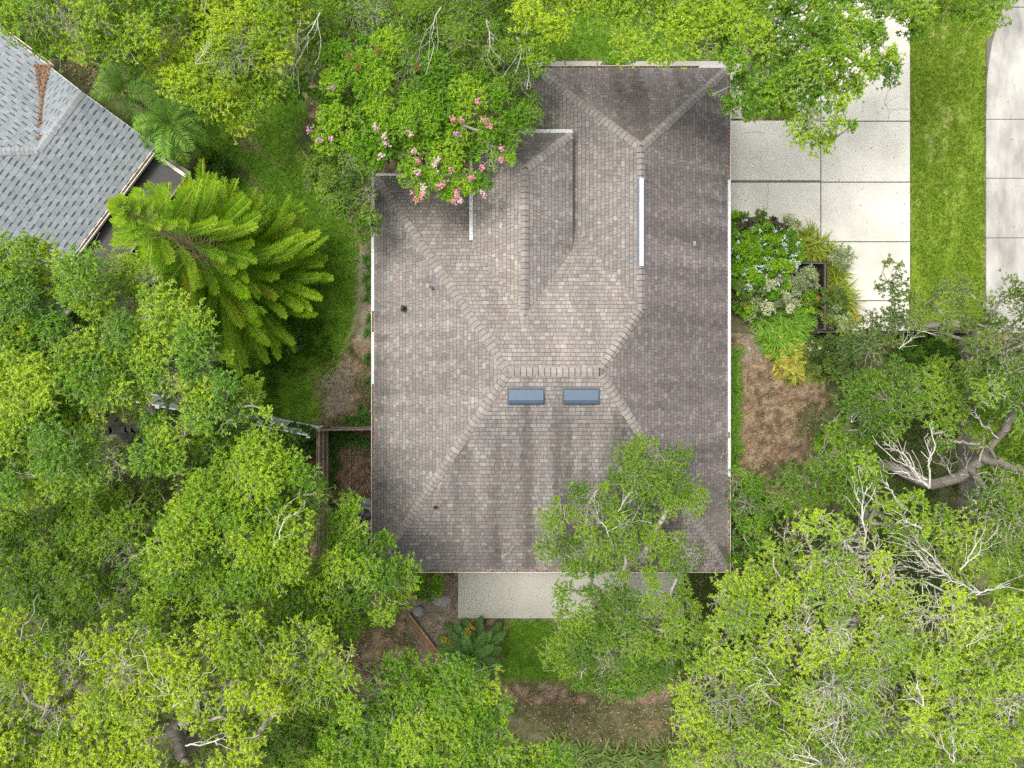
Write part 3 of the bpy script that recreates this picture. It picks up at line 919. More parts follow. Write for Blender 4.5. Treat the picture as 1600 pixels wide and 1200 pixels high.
BARK_OAK = bark_col((0.38, 0.345, 0.29), (0.29, 0.26, 0.22))
BARK_PALE = bark_col((0.50, 0.465, 0.405), (0.36, 0.33, 0.28))
PAL = {   # dark leaf, mid leaf, young leaf
    'yellow': [(0.085, 0.195, 0.011), (0.225, 0.400, 0.018), (0.470, 0.610, 0.030)],
    'bright': [(0.070, 0.185, 0.013), (0.180, 0.370, 0.020), (0.390, 0.555, 0.032)],
    'soft': [(0.090, 0.205, 0.012), (0.240, 0.425, 0.020), (0.480, 0.640, 0.036)],
    'cool': [(0.075, 0.190, 0.020), (0.180, 0.375, 0.040), (0.430, 0.580, 0.044)],
    'mid': [(0.046, 0.135, 0.011), (0.120, 0.265, 0.016), (0.265, 0.430, 0.026)],
    'grey': [(0.065, 0.130, 0.030), (0.125, 0.215, 0.042), (0.235, 0.325, 0.060)],
    'dark': [(0.032, 0.105, 0.013), (0.075, 0.180, 0.018), (0.150, 0.290, 0.026)],
    'lime': [(0.065, 0.195, 0.008), (0.165, 0.380, 0.012), (0.340, 0.540, 0.024)],
    'pale': [(0.14, 0.22, 0.07), (0.34, 0.42, 0.20), (0.66, 0.68, 0.48)],
    'purple': [(0.05, 0.05, 0.03), (0.09, 0.085, 0.055), (0.16, 0.12, 0.09)],
    'croton': [(0.14, 0.13, 0.02), (0.42, 0.30, 0.04), (0.58, 0.45, 0.06)],
}

def fan(mbV, rng, base, tip, spread, n, r0):
    """a spray of bare pale twigs from base towards tip"""
    base, tip = np.asarray(base), np.asarray(tip)
    L = np.linalg.norm(tip - base)
    t = rng.random(n) ** 0.6
    p = base + (tip - base) * t[:, None] + rng.normal(size=(n, 3)) * (spread * L * t)[:, None] * np.array([1, 1, .5])
    nd, pr, pl, _ = grow([base], [-1], [0.0], p, 0.75)
    nd, pr, pl, _ = subdivide(nd, pr, pl, 0.22, 0.16, rng)
    cnt = np.zeros(len(nd)); ch = np.zeros(len(nd), int)
    for i in range(len(nd) - 1, 0, -1):
        if ch[i] == 0: cnt[i] = 1
        cnt[pr[i]] += cnt[i]; ch[pr[i]] += 1
    return nd, pr, r0 * np.maximum(cnt, 1) ** 0.42

def tree(name, label, cat, polys, z, pal, seed, group=None, trunk=None, dome=0.9, holes=(), spacing=0.66, rad=(0.45, 0.9), leaf=0.08, lw=0.46,
         lai=1.9, lower=0.6, bare=0.05, young=0.45, twig_r=0.0055, per=8, fans=(), bark=BARK_OAK, flowers=None, parts=("trunk", "crown"), flat=0.55, drop=2.2, stemmy=False, droop=0.0, upright=0.15):
    rng = np.random.default_rng(seed)
    # clump centres inside the traced crown
    cl = []
    for pl in polys:
        q = np.array(pl, float)
        lo, hi = q.min(0), q.max(0)
        cen = q.mean(0)
        pxm = F / (H - z)
        area = abs(sum(q[i][0] * q[(i + 1) % len(q)][1] - q[(i + 1) % len(q)][0] * q[i][1] for i in range(len(q)))) / 2
        for layer in (0, 1):
            tries = int(area / (spacing * pxm) ** 2 * 14) + 8
            placed = []
            for _ in range(tries):
                x, y = rng.uniform(lo, hi)
                if not inpoly(np.array([x]), np.array([y]), pl)[0]: continue
                r = rng.uniform(*rad)
                ed = polydist(np.array([x]), np.array([y]), pl)[0] / pxm
                onb = min(abs(x), abs(x - 1600), abs(y), abs(y - 1200)) < 40
                if ed < 0.42 * r and not onb:
                    r = ed / 0.46
                    if r < rad[0] * 0.5: continue
                if any(math.hypot(x - hx, y - hy) < hr + r * pxm * 0.5 for hx, hy, hr in holes): continue
                sp = spacing * pxm * (1 if layer == 0 else 1 / max(lower, .05) ** .5)
                if any(math.hypot(x - a, y - b) < sp * (0.55 + 0.45 * c / rad[1]) for a, b, c in placed): continue
                placed.append((x, y, r))
                dist = np.hypot((x - cen[0]) / (hi[0] - lo[0] + 1) * 2, (y - cen[1]) / (hi[1] - lo[1] + 1) * 2)
                zz = z + dome * (0.45 - dist ** 2 * 0.6) + rng.normal() * 0.42 - (0 if layer == 0 else rng.uniform(0.7, 1) * drop)
                zz = max(zz, r * flat + 0.1)
                if layer == 1 and ed < r: continue
                cl.append((*P(x, y, zz), r, rng.random(), layer))
    cl = np.array(cl)
    C = cl[:, :3]
    cx, cy = C[:, 0].mean(), C[:, 1].mean()
    if trunk is None:
        q_ = 1 + 0.6 * (H / (H - z) - 1); base = np.array([cx * q_, cy * q_, -0.05]); tr = [base, base + np.array([(cx - base[0]) * .35 + rng.normal() * .25, (cy - base[1]) * .35 + rng.normal() * .25, z * 0.35]), np.array([cx, cy, z * 0.62])]
    else:
        tr = [P(*t) for t in trunk]; base = tr[0].copy(); base[2] = -0.05; tr[0] = base
    root = empty(name, (base[0], base[1], 0.0), label, cat, group)
    org = np.array([base[0], base[1], 0.0])
    # skeleton: trunk, then limbs to every clump, then twigs
    tn = np.array(tr); tp = np.arange(len(tr)) - 1
    tl = np.concatenate([[0], np.cumsum(np.linalg.norm(np.diff(tn, axis=0), axis=1))])
    tn, tp, tl, _ = subdivide(tn, tp, tl, 0.5, 0.06, rng)
    keep0 = len(tn) // 2 if not stemmy else 0
    big = tl.copy(); big[:keep0] += 50
    lim = C.copy(); lim[:, 2] -= cl[:, 3] * flat * 0.6
    nd, pr, pl_, _ = grow(tn, tp, big, lim, 0.45)
    nd, pr, pl_, _ = subdivide(nd, pr, pl_, 0.35, 0.20, rng)
    n_lead = len(nd)
    lai = lai * 1.1
    A = leaf * leaf * lw * 0.5
    tips, tcl = [], []
    for k in range(len(cl)):
        r = cl[k, 3]
        n = max(5, int(math.pi * r * r * lai / (A * per)))
        if cl[k, 5] == 1: n = int(n * 0.7)
        dv = rand_unit(n, rng)
        dv[:, 2] = np.where(dv[:, 2] < -0.35, -dv[:, 2], dv[:, 2])
        rr = r * rng.random(n) ** 0.42 * (0.75 + 0.5 * vnoise(dv[:, 0] * 2.2 + k * 7.1, dv[:, 1] * 2.2 + dv[:, 2] * 2 + 9, seed))
        rr = rr * np.where(rng.random(n) < 0.07, rng.uniform(1.15, 1.5, n), 1.0)
        p = C[k] + dv * rr[:, None] * np.array([1, 1, flat])
        if droop: p[:, 2] -= droop * (rr / r) ** 2 * r
        tips.append(p); tcl.append(np.full(n, k))
    tips = np.concatenate(tips); tcl = np.concatenate(tcl)
    tips[:, 2] = np.maximum(tips[:, 2], 0.06)
    # plant twigs clump by clump so each spray belongs to its limb
    allN, allP, allL = [nd], [pr], [pl_]
    off = len(nd)
    tip_node = np.zeros(len(tips), int)
    for k in range(len(cl)):
        ids = np.where(tcl == k)[0]
        d = np.linalg.norm(nd - C[k], axis=1)
        near = np.argsort(d)[:10]
        g_n, g_p, g_l, order = grow(nd[near], [-1] * len(near), [0.0] * len(near), tips[ids], 0.5)
        m_ = len(near)
        pp = g_p[m_:].copy()
        gl = np.where(pp < m_, near[np.clip(pp, 0, m_ - 1)], pp - m_ + off)
        allN.append(g_n[m_:]); allP.append(gl)
        tip_node[ids[order]] = off + np.arange(len(order))
        off += len(g_n) - m_
    N_ = np.concatenate(allN); Pr = np.concatenate(allP)
    cnt = np.zeros(len(N_)); ch = np.zeros(len(N_), int)
    for i in range(len(N_) - 1, -1, -1):
        if ch[i] == 0: cnt[i] = 1
        if Pr[i] >= 0:
            cnt[Pr[i]] += cnt[i]; ch[Pr[i]] += 1
    R = twig_r * np.maximum(cnt, 1) ** 0.395
    V, Fq, Cc = tubes(N_ - org, Pr, R, bark)
    wood = mesh_np(parts[0], V, [Fq], M_BARK, Cc, root, smooth_shade=True)
    # leaves
    isb = rng.random(len(tips)) < bare
    bareclump = rng.random(len(cl)) < bare * 0.8
    isb |= bareclump[tcl] & (rng.random(len(tips)) < 0.75)
    ids = np.where(~isb)[0]
    rep = np.repeat(ids, per)
    n = len(rep)
    tnode = tip_node[rep]
    ed = N_[tnode] - N_[Pr[tnode]]
    el = np.linalg.norm(ed, axis=1, keepdims=True) + 1e-6
    along = rng.random((n, 1)) ** 0.5
    basep = N_[tnode] - ed / el * np.minimum(el, 0.16) * (1 - along)
    d = ed / el * 0.45 + rand_unit(n, rng) * 0.95 + np.array([0, 0, upright])
    nv = np.array([0, 0, 1.0]) + rng.normal(size=(n, 3)) * 0.40
    Ls = leaf * rng.uniform(0.65, 1.3, n)
    pd, pm, py_ = (np.array(q) for q in PAL[pal])
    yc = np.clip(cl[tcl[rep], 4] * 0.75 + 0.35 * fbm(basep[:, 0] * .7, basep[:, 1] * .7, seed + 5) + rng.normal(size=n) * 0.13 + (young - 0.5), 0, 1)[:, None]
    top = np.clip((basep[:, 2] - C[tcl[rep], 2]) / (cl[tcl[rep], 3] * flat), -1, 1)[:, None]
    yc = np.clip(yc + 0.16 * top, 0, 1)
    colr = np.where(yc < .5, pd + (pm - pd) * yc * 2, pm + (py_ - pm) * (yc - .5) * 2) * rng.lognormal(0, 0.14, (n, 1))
    brown = rng.random(n) < 0.006
    colr[brown] = np.array([0.25, 0.14, 0.06])
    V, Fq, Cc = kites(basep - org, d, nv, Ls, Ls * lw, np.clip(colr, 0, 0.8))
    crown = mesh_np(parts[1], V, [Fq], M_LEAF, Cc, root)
    if flowers is not None:
        fl = flowers
        sel = []
        zz = tips[:, 2] - C[tcl, 2]
        for (fx, fy, kind) in fl:
            # nearest high tip in picture terms
            sx = 800 + tips[:, 0] * F / (H - tips[:, 2]); sy = 600 - tips[:, 1] * F / (H - tips[:, 2])
            d2 = (sx - fx) ** 2 + (sy - fy) ** 2
            near = np.where(d2 < 14 ** 2)[0]
            if not len(near): near = np.argsort(d2)[:3]
            sel.append((tips[near[np.argmax(tips[near, 2])]], kind))
        for p, kind in sel:
            kn = 30
            q = p + rng.normal(size=(kn, 3)) * np.array([.05, .05, .04]) + np.array([0, 0, .10])
            cc = {'pink': np.array([0.86, 0.36, 0.48]), 'light': np.array([0.90, 0.60, 0.68]), 'mauve': np.array([0.72, 0.38, 0.66]), 'rust': np.array([.34, .13, .08])}[kind]
            c_ = cc * rng.uniform(0.75, 1.2, (kn, 1))
            Lk = rng.uniform(.045, .085, kn)
            V, Fq, Cc = kites(q - org, rand_unit(kn, rng) + np.array([0, 0, .2]), np.array([0, 0, 1.0]) + rng.normal(size=(kn, 3)) * .6, Lk, Lk * .8, np.clip(c_, 0, .9))
            mesh_np("blossoms", V, [Fq], M_PETAL, Cc, root)
    for (bx, by, bz, tx, ty_, tz, sp_, nn, r0) in fans:
        nd_, pr_, rd_ = fan(None, rng, P(bx, by, bz + .2), P(tx, ty_, tz + .25), sp_, nn, r0 * 1.25)
        V, Fq, Cc = tubes(nd_ - org, pr_, rd_, bark_col((0.62, 0.585, 0.52), (0.46, 0.425, 0.37)))
        mesh_np("dead_branch", V, [Fq], M_BARK, Cc, root, smooth_shade=True)
    return root

def ring(px, py, r, n=12, sx=1.0, sy=1.0):
    return [(px + r * sx * math.cos(2 * math.pi * i / n), py + r * sy * math.sin(2 * math.pi * i / n)) for i in range(n)]

G_OAK = "oak trees crowding around the house"
tree("oak_tree", "thin oak with grey twigs above the grey neighbouring roof, top left corner", "tree",
     [[(-60, -60), (300, -60), (270, 10), (235, 55), (220, 108), (180, 112), (130, 100), (100, 85), (60, 78), (30, 50), (0, 36), (-60, 20)]], 8.0, 'bright', 101, G_OAK,
     bare=.16, young=.68, lai=1.5, fans=[(140, 55, 7.6, 165, -10, 8.4, .22, 26, .006), (90, 10, 7.5, 110, 60, 7.6, .25, 20, .005), (20, 20, 7.2, 30, 70, 7.0, .3, 16, .005)])
tree("oak_tree", "bright yellow-green oak right of the grey neighbouring roof, above the fan palm fronds", "tree",
     [[(240, 40), (290, 0), (300, -60), (480, -60), (470, 0), (450, 85), (430, 150), (395, 195), (350, 205), (310, 165), (255, 145), (215, 108)]], 7.2, 'yellow', 102, G_OAK,
     bare=.06, young=.72, fans=[(320, 20, 9.4, 322, -20, 10, .2, 14, .006), (305, 100, 9.2, 330, 60, 9.4, .3, 20, .005)])
tree("oak_tree", "sparse drooping tree with grey twigs at top centre beside the dark lawn", "tree",
     [[(440, -60), (580, -60), (560, 20), (545, 75), (500, 120), (475, 150), (440, 168), (425, 140), (440, 85), (450, 30)]], 5.4, 'bright', 103, G_OAK,
     bare=.2, young=.5, lai=1.3, droop=.3, fans=[(470, 30, 7.6, 455, 120, 7.0, .16, 30, .005), (500, 20, 7.5, 470, 90, 7.3, .2, 26, .005)])
tree("elm_tree", "grey-green fine-leaved tree hanging over the pink flowering tree, top centre", "tree",
     [[(545, -60), (850, -60), (858, 0), (845, 60), (842, 120), (838, 200), (815, 190), (775, 140), (720, 105), (660, 75), (600, 60), (555, 45)]], 5.6, 'mid', 104, None,
     leaf=.068, bare=.12, young=.6, lai=1.5, droop=.45, fans=[(760, 30, 7.4, 775, 110, 6.6, .16, 30, .004), (690, 10, 7.4, 660, 90, 6.8, .18, 26, .004), (820, 40, 7, 815, 130, 6.4, .18, 24, .004)])
tree("oak_tree", "small yellowish oak branch crown over the dark grass left of the garage roof corner", "tree",
     [[(815, -60), (915, -60), (908, 20), (885, 50), (865, 75), (852, 95), (830, 110), (815, 60)]], 8.0, 'yellow', 105, G_OAK, trunk=[(862, 10, 0), (862, 0, 3), (862, 20, 5)], bare=.06, young=.6)
tree("oak_tree", "yellow-green oak overhanging the top edge of the brown roof above the footpath", "tree",
     [[(940, -60), (1150, -60), (1165, 20), (1150, 95), (1090, 98), (1040, 96), (1000, 108), (975, 95), (965, 70), (945, 45), (935, 10)]], 8.5, 'bright', 106, G_OAK, trunk=[(1060, 15, 0), (1055, -10, 3), (1050, 10, 5.4)], bare=.08, young=.75)
tree("oak_tree", "wide oak spreading over the white driveway and the roof corner", "tree",
     [[(1130, -60), (1420, -60), (1442, 30), (1430, 75), (1395, 92), (1400, 128), (1372, 130), (1346, 132), (1342, 176), (1315, 170), (1305, 185), (1345, 195), (1300, 225), (1275, 240), (1245, 218), (1225, 185), (1190, 182), (1155, 190), (1112, 172), (1092, 156), (1130, 130), (1135, 90), (1140, 20)]],
     8.5, 'bright', 107, G_OAK, trunk=[(1215, -20, 0), (1215, -30, 3), (1220, 20, 5.6)], bare=.06, young=.55, lai=1.9, lower=.5, holes=[(1395, 55, 16), (1345, 18, 10)], rad=(.36, .75), spacing=.62)
tree("oak_tree", "oak edge above the grass strip between the two driveways", "tree",
     [[(1400, -80), (1580, -80), (1560, -5), (1540, 10), (1500, 30), (1470, 48), (1430, 52), (1410, 20)]], 7.5, 'bright', 108, G_OAK, trunk=[(1480, -60, 0), (1480, -60, 3), (1480, -40, 5)], bare=.06, young=.5, lai=1.4)

pinks = [(475, 200, 'mauve'), (505, 218, 'mauve'), (503, 226, 'mauve'), (535, 138, 'mauve'), (483, 127, 'light'), (580, 192, 'light'), (646, 210, 'light'), (592, 220, 'light'), (613, 233, 'light'), (650, 232, 'light'), (655, 240, 'pink'), (683, 250, 'light'),
         (603, 256, 'light'), (706, 198, 'pink'), (720, 184, 'pink'), (718, 222, 'mauve'), (756, 166, 'pink'), (749, 180, 'pink'), (772, 200, 'pink'), (789, 250, 'pink'), (790, 230, 'pink'), (630, 310, 'pink'), (640, 318, 'pink'), (660, 306, 'pink'),
         (645, 268, 'light'), (640, 275, 'light'), (690, 306, 'pink'), (700, 300, 'pink'), (710, 312, 'pink'), (715, 318, 'light'), (708, 322, 'pink'), (740, 277, 'pink'), (738, 290, 'pink'), (752, 275, 'pink'), (665, 290, 'light'), (672, 296, 'light'),
         (755, 318, 'light'), (752, 328, 'light'), (725, 332, 'light'), (648, 104, 'rust'), (547, 105, 'rust'), (597, 70, 'rust'), (662, 262, 'rust'), (708, 268, 'rust'), (700, 280, 'light'), (676, 270, 'light'), (535, 95, 'rust')]
tree("flowering_tree", "pink flowering tree leaning over the small raised roof wing", "tree",
     [[(478, 190), (485, 135), (520, 75), (590, 52), (650, 62), (700, 95), (750, 118), (800, 150), (832, 185), (815, 240), (790, 262), (765, 285), (750, 318), (715, 318), (690, 308), (640, 312), (622, 285), (600, 262), (560, 268), (520, 250), (490, 215)]],
     6.3, 'lime', 110, None, trunk=[(640, 235, 0), (640, 220, 1.5), (640, 200, 4.0)], leaf=.08, dome=.6, bare=.04, young=.5, lai=2.4, flowers=pinks, drop=1.0, flat=.5, lower=.35, rad=(.4, .75), spacing=.66,
     fans=[(640, 75, 5.2, 640, 110, 5.4, .2, 10, .005), (690, 165, 5.6, 672, 180, 5.8, .2, 8, .004)])
tree("elm_tree", "slender grey-green sapling hanging over the left gutter of the brown roof", "tree",
     [[(458, 232), (500, 222), (560, 262), (588, 280), (594, 345), (580, 380), (556, 378), (545, 350), (510, 335), (490, 290), (465, 262)]], 4.8, 'mid', 111, None, leaf=.065, rad=(.28, .5), spacing=.42, bare=.08, young=.6, lai=1.7, lower=.3, drop=1.2,
     fans=[(560, 300, 4.4, 470, 240, 5.0, .05, 12, .006)])
tree("oak_tree", "huge oak with an open gap at its trunk, below the grey neighbouring roof", "tree",
     [[(-60, 420), (10, 405), (38, 375), (58, 348), (78, 382), (112, 408), (150, 398), (200, 408), (250, 402), (245, 432), (228, 465), (275, 462), (305, 478), (330, 500), (345, 535), (385, 590), (445, 622), (440, 645), (400, 652), (350, 645), (330, 685), (300, 725), (230, 745), (150, 760), (90, 780), (-60, 790)]],
     9.0, 'cool', 112, G_OAK, trunk=[(218, 692, 0), (210, 688, 2.0), (198, 683, 4.0), (185, 668, 5.6)], holes=[(190, 672, 30), (125, 505, 16), (205, 485, 14), (268, 638, 12)], young=.58, bare=.06, leaf=.08,
     fans=[(215, 545, 9.2, 240, 490, 9.4, .2, 24, .006), (120, 530, 9, 100, 500, 9, .35, 24, .006), (300, 650, 8, 370, 630, 8.2, .12, 20, .007), (60, 745, 8.6, 20, 745, 8.8, .2, 14, .007)])
tree("oak_tree", "dark green oak thicket at the left edge under the huge oak", "tree",
     [[(-60, 800), (80, 785), (180, 765), (265, 755), (300, 790), (250, 840), (215, 905), (160, 970), (60, 955), (-60, 965)]], 5.5, 'mid', 113, G_OAK, young=.65, bare=.12, lai=1.5, holes=[(75, 800, 26), (185, 895, 18)], lower=.4)
tree("oak_tree", "rounded bright oak left of the brown wooden yard fence", "tree",
     [[(300, 745), (340, 700), (400, 685), (450, 692), (480, 712), (505, 735), (530, 750), (498, 775), (490, 840), (470, 900), (400, 935), (310, 960), (215, 960), (225, 890), (255, 830)]], 8.5, 'bright', 114, G_OAK, young=.6, bare=.06,
     fans=[(425, 860, 9, 460, 790, 9.2, .2, 24, .006), (390, 780, 9, 380, 740, 9.2, .3, 18, .005)])
tree("oak_tree", "oak lobe overhanging the lower left roof corner and the air conditioner", "tree",
     [[(500, 850), (520, 795), (545, 768), (570, 792), (592, 805), (620, 830), (640, 862), (675, 885), (662, 900), (645, 925), (640, 955), (605, 975), (560, 990), (500, 975), (450, 950), (430, 920), (480, 900)]], 7.0, 'bright', 115, G_OAK, holes=[(572, 792, 13), (590, 865, 6)], young=.5, bare=.05, rad=(.4, .75), spacing=.68,
     fans=[(560, 905, 7, 625, 935, 7, .12, 22, .006)])
tree("oak_tree", "large yellow oak with stout pale limbs, bottom left corner", "tree",
     [[(-60, 975), (60, 985), (150, 985), (200, 970), (280, 975), (350, 962), (430, 960), (500, 975), (545, 1000), (560, 1040), (555, 1068), (505, 1085), (470, 1100), (420, 1115), (410, 1150), (380, 1260), (-60, 1260)]],
     9.5, 'yellow', 116, G_OAK, trunk=[(385, 985, 0), (360, 1040, 2.5), (285, 1180, 6.5), (268, 1130, 8.2)], young=.72, bare=.14, lai=1.5, holes=[(280, 1165, 34), (268, 1120, 16), (315, 1035, 12), (135, 1080, 12), (340, 1165, 18)], twig_r=.0075,
     fans=[(195, 1040, 10.2, 200, 1010, 10.6, .4, 20, .007), (265, 1085, 10, 240, 1060, 10.5, .4, 16, .009), (270, 1105, 10, 305, 1070, 10.4, .3, 20, .008), (290, 1165, 9.5, 385, 1150, 10, .12, 26, .008), (300, 1035, 9.6, 335, 1015, 9.8, .3, 20, .006),
           (10, 1020, 9, 50, 975, 9.4, .2, 24, .008), (125, 1040, 9.5, 135, 1010, 9.8, .35, 24, .006), (395, 1130, 9, 390, 1050, 9.5, .12, 26, .008), (90, 1150, 9.8, 95, 1120, 10, .3, 12, .005)])
tree("oak_tree", "green oak at the bottom edge between the mulch and the palm", "tree",
     [[(520, 1100), (558, 1070), (590, 1045), (640, 1012), (660, 1035), (700, 1042), (760, 1045), (800, 1062), (797, 1110), (785, 1148), (845, 1150), (888, 1185), (900, 1260), (490, 1260), (505, 1160)]], 8.5, 'bright', 117, G_OAK, young=.55, bare=.05,
     fans=[(750, 1190, 8, 760, 1130, 8.4, .16, 18, .006), (610, 1130, 9, 620, 1110, 9.2, .3, 10, .004)])
tree("oak_tree", "darker lower oak between the rounded bright oak and the yellow oak below it", "tree",
     [[(170, 900), (225, 860), (300, 900), (390, 900), (480, 880), (560, 930), (590, 985), (540, 1010), (430, 985), (300, 1000), (170, 1000)]], 5.8, 'mid', 127, G_OAK, young=.6, bare=.08, lai=1.5, lower=.3)
tree("oak_tree", "mid green oak by the vinyl fence, between the huge oak and the rounded bright oak", "tree",
     [[(270, 740), (330, 670), (400, 655), (450, 670), (478, 700), (420, 720), (340, 760), (280, 800)]], 5.5, 'mid', 128, G_OAK, young=.6, bare=.06, lai=1.5, lower=.3)
tree("oak_tree", "low dark oak scrub at the left edge just under the huge oak", "tree",
     [[(-60, 745), (110, 745), (200, 780), (170, 860), (60, 830), (-60, 880)]], 3.2, 'bright', 130, G_OAK, young=.45, bare=.1, lai=1.7, lower=.2, drop=1)
tree("oak_tree", "low green oak scrub in the gap between the two crowns at the bottom edge", "tree",
     [[(395, 1110), (480, 1092), (560, 1078), (535, 1150), (510, 1260), (390, 1260)]], 4.0, 'mid', 131, G_OAK, young=.45, bare=.1, lai=1.7, lower=.2, drop=1)
tree("privet_tree", "open twiggy tree whose top lies over the lower right part of the brown roof", "tree",
     [[(848, 772), (870, 775), (895, 742), (930, 762), (958, 742), (955, 702), (1000, 684), (1060, 690), (1085, 720), (1106, 770), (1082, 800), (1030, 795), (1020, 815), (1075, 840), (1105, 865), (1100, 892), (1040, 900), (960, 905), (900, 905), (875, 880), (832, 866), (850, 830)],
      [(880, 905), (1050, 905), (1100, 935), (1115, 1000), (1060, 1060), (1030, 1085), (960, 1095), (900, 1078), (870, 1055), (850, 1015), (872, 960), (858, 940)]],
     7.0, 'mid', 118, None, trunk=[(975, 1015, 0), (975, 1000, 2), (968, 950, 4.4)], leaf=.064, young=.66, bare=.11, lai=1.75, rad=(.35, .7), spacing=.62, lower=.3,
     fans=[(960, 860, 7.4, 925, 790, 7.8, .10, 26, .006), (960, 820, 7.4, 1000, 730, 7.8, .12, 26, .006), (1090, 880, 6.8, 1040, 830, 7, .08, 12, .005), (985, 1012, 6.5, 1020, 975, 6.8, .1, 14, .006), (915, 1040, 6.6, 900, 1020, 6.8, .4, 16, .006),
           (875, 1010, 6, 862, 950, 6.4, .06, 12, .006), (1130, 1015, 6, 1070, 955, 6.5, .06, 12, .006), (950, 830, 7.6, 1000, 800, 7.8, .2, 14, .005), (890, 820, 7.4, 870, 780, 7.6, .12, 12, .004)])
tree("privet_tree", "dense green shrub tree filling the corner by the right roof edge", "tree",
     [[(1140, 735), (1165, 725), (1195, 745), (1210, 790), (1205, 850), (1160, 895), (1140, 890)]], 3.2, 'lime', 119, None, leaf=.07, rad=(.35, .6), spacing=.55, young=.3, lai=1.3, drop=1.2)
tree("privet_tree", "yellow-green twiggy tree right of the overhanging roof tree", "tree",
     [[(1110, 905), (1155, 890), (1195, 850), (1240, 805), (1262, 850), (1255, 940), (1250, 1040), (1235, 1120), (1230, 1260), (1045, 1260), (1055, 1150), (1040, 1085), (1075, 1020), (1115, 985)]], 8.0, 'soft', 120, None, young=.66, bare=.24, lai=1.5, leaf=.076, twig_r=.007,
     fans=[(1220, 1070, 8.2, 1170, 1040, 8.4, .3, 40, .005), (1190, 1060, 8.2, 1165, 1092, 8.2, .25, 18, .005), (1130, 1130, 8, 1110, 1090, 8.3, .16, 14, .005), (1160, 990, 8, 1130, 960, 8.2, .2, 20, .004), (1235, 1010, 8.3, 1205, 975, 8.5, .3, 30, .004)])
tree("privet_tree", "broad yellow-green tree full of bare white twigs, lower right", "tree",
     [[(1235, 830), (1262, 800), (1300, 800), (1335, 835), (1400, 880), (1430, 930), (1440, 1020), (1425, 1100), (1430, 1260), (1220, 1260), (1240, 1120), (1250, 1040), (1250, 930)]], 8.8, 'soft', 121, None, young=.72, bare=.28, lai=1.5, twig_r=.007, leaf=.076, bark=BARK_PALE,
     fans=[(1350, 860, 8.8, 1345, 740, 9.2, .12, 34, .009), (1350, 855, 8.5, 1320, 830, 8.6, .45, 40, .005), (1300, 890, 9, 1285, 870, 9, .4, 30, .005), (1285, 1195, 9.2, 1235, 1170, 9.4, .3, 40, .008), (1320, 1190, 9.2, 1300, 1150, 9.4, .3, 44, .006), (1310, 1130, 9.2, 1270, 1130, 9.4, .35, 50, .005),
           (1260, 990, 9, 1235, 965, 9.2, .35, 30, .004), (1320, 1020, 9.3, 1300, 990, 9.4, .3, 22, .004), (1380, 960, 9.3, 1365, 985, 9.3, .4, 24, .004)])
tree("privet_tree", "yellow-green tree with fine white twigs filling the bottom right corner", "tree",
     [[(1410, 930), (1445, 900), (1500, 925), (1535, 965), (1570, 955), (1660, 985), (1660, 1260), (1410, 1260), (1420, 1100), (1435, 1010)]], 9.2, 'soft', 122, None, young=.74, bare=.22, lai=1.5, twig_r=.007, leaf=.076, bark=BARK_PALE,
     fans=[(1450, 1115, 9.6, 1420, 1060, 10, .12, 30, .008), (1530, 925, 9, 1480, 905, 9.4, .25, 26, .009), (1525, 930, 9, 1590, 905, 9.4, .2, 26, .008), (1470, 950, 9.4, 1450, 930, 9.5, .35, 24, .005), (1510, 1010, 9.6, 1560, 975, 9.8, .2, 24, .005), (1490, 1190, 9.8, 1470, 1150, 10, .3, 30, .006), (1590, 1100, 9.8, 1560, 1105, 10, .3, 14, .006)])
tree("privet_tree", "mid green leafy tree between the mulch path and the dead white branches", "tree",
     [[(1200, 745), (1285, 695), (1295, 645), (1330, 592), (1400, 562), (1455, 590), (1495, 618), (1490, 640), (1450, 650), (1400, 680), (1372, 715), (1380, 758), (1330, 795), (1260, 800), (1212, 795)]], 6.5, 'mid', 123, None, young=.62, bare=.08, lai=1.25,
     fans=[(1395, 640, 6.8, 1385, 610, 7, .3, 16, .005), (1330, 660, 6.8, 1340, 640, 6.9, .3, 14, .004), (1260, 750, 6.4, 1250, 735, 6.5, .4, 14, .004)])
tree("privet_tree", "shaded mid green tree over the grey weathered board fence", "tree",
     [[(1425, 560), (1500, 560), (1560, 585), (1550, 640), (1530, 700), (1500, 660), (1478, 690), (1455, 640)]], 5.0, 'mid', 129, None, young=.55, bare=.1, lai=1.5, lower=.3, trunk=[(1462, 610, 0), (1465, 612, 2), (1480, 615, 3.4)])
tree("privet_tree", "light green tree among fans of dead white branches, right of centre", "tree",
     [[(1385, 765), (1420, 760), (1460, 790), (1500, 800), (1540, 880), (1520, 920), (1470, 900), (1420, 870), (1350, 830), (1360, 790)], [(1300, 720), (1370, 690), (1380, 750), (1330, 770)]], 7.6, 'bright', 124, None, young=.65, bare=.22, lai=1.3, twig_r=.007,
     fans=[(1452, 762, 7.6, 1382, 692, 8.2, .13, 70, .0085), (1452, 762, 7.5, 1450, 655, 8.4, .07, 26, .011), (1450, 750, 7.4, 1400, 720, 7.6, .2, 60, .006), (1410, 795, 7.8, 1378, 742, 8.2, .07, 20, .009), (1485, 905, 8.2, 1398, 828, 8.8, .15, 80, .008), (1480, 900, 8.2, 1410, 870, 8.6, .16, 60, .006), (1500, 890, 8.2, 1545, 840, 8.6, .18, 30, .008), (1440, 825, 8, 1400, 805, 8.4, .12, 22, .011), (1480, 925, 8.6, 1520, 940, 8.8, .25, 26, .007)])
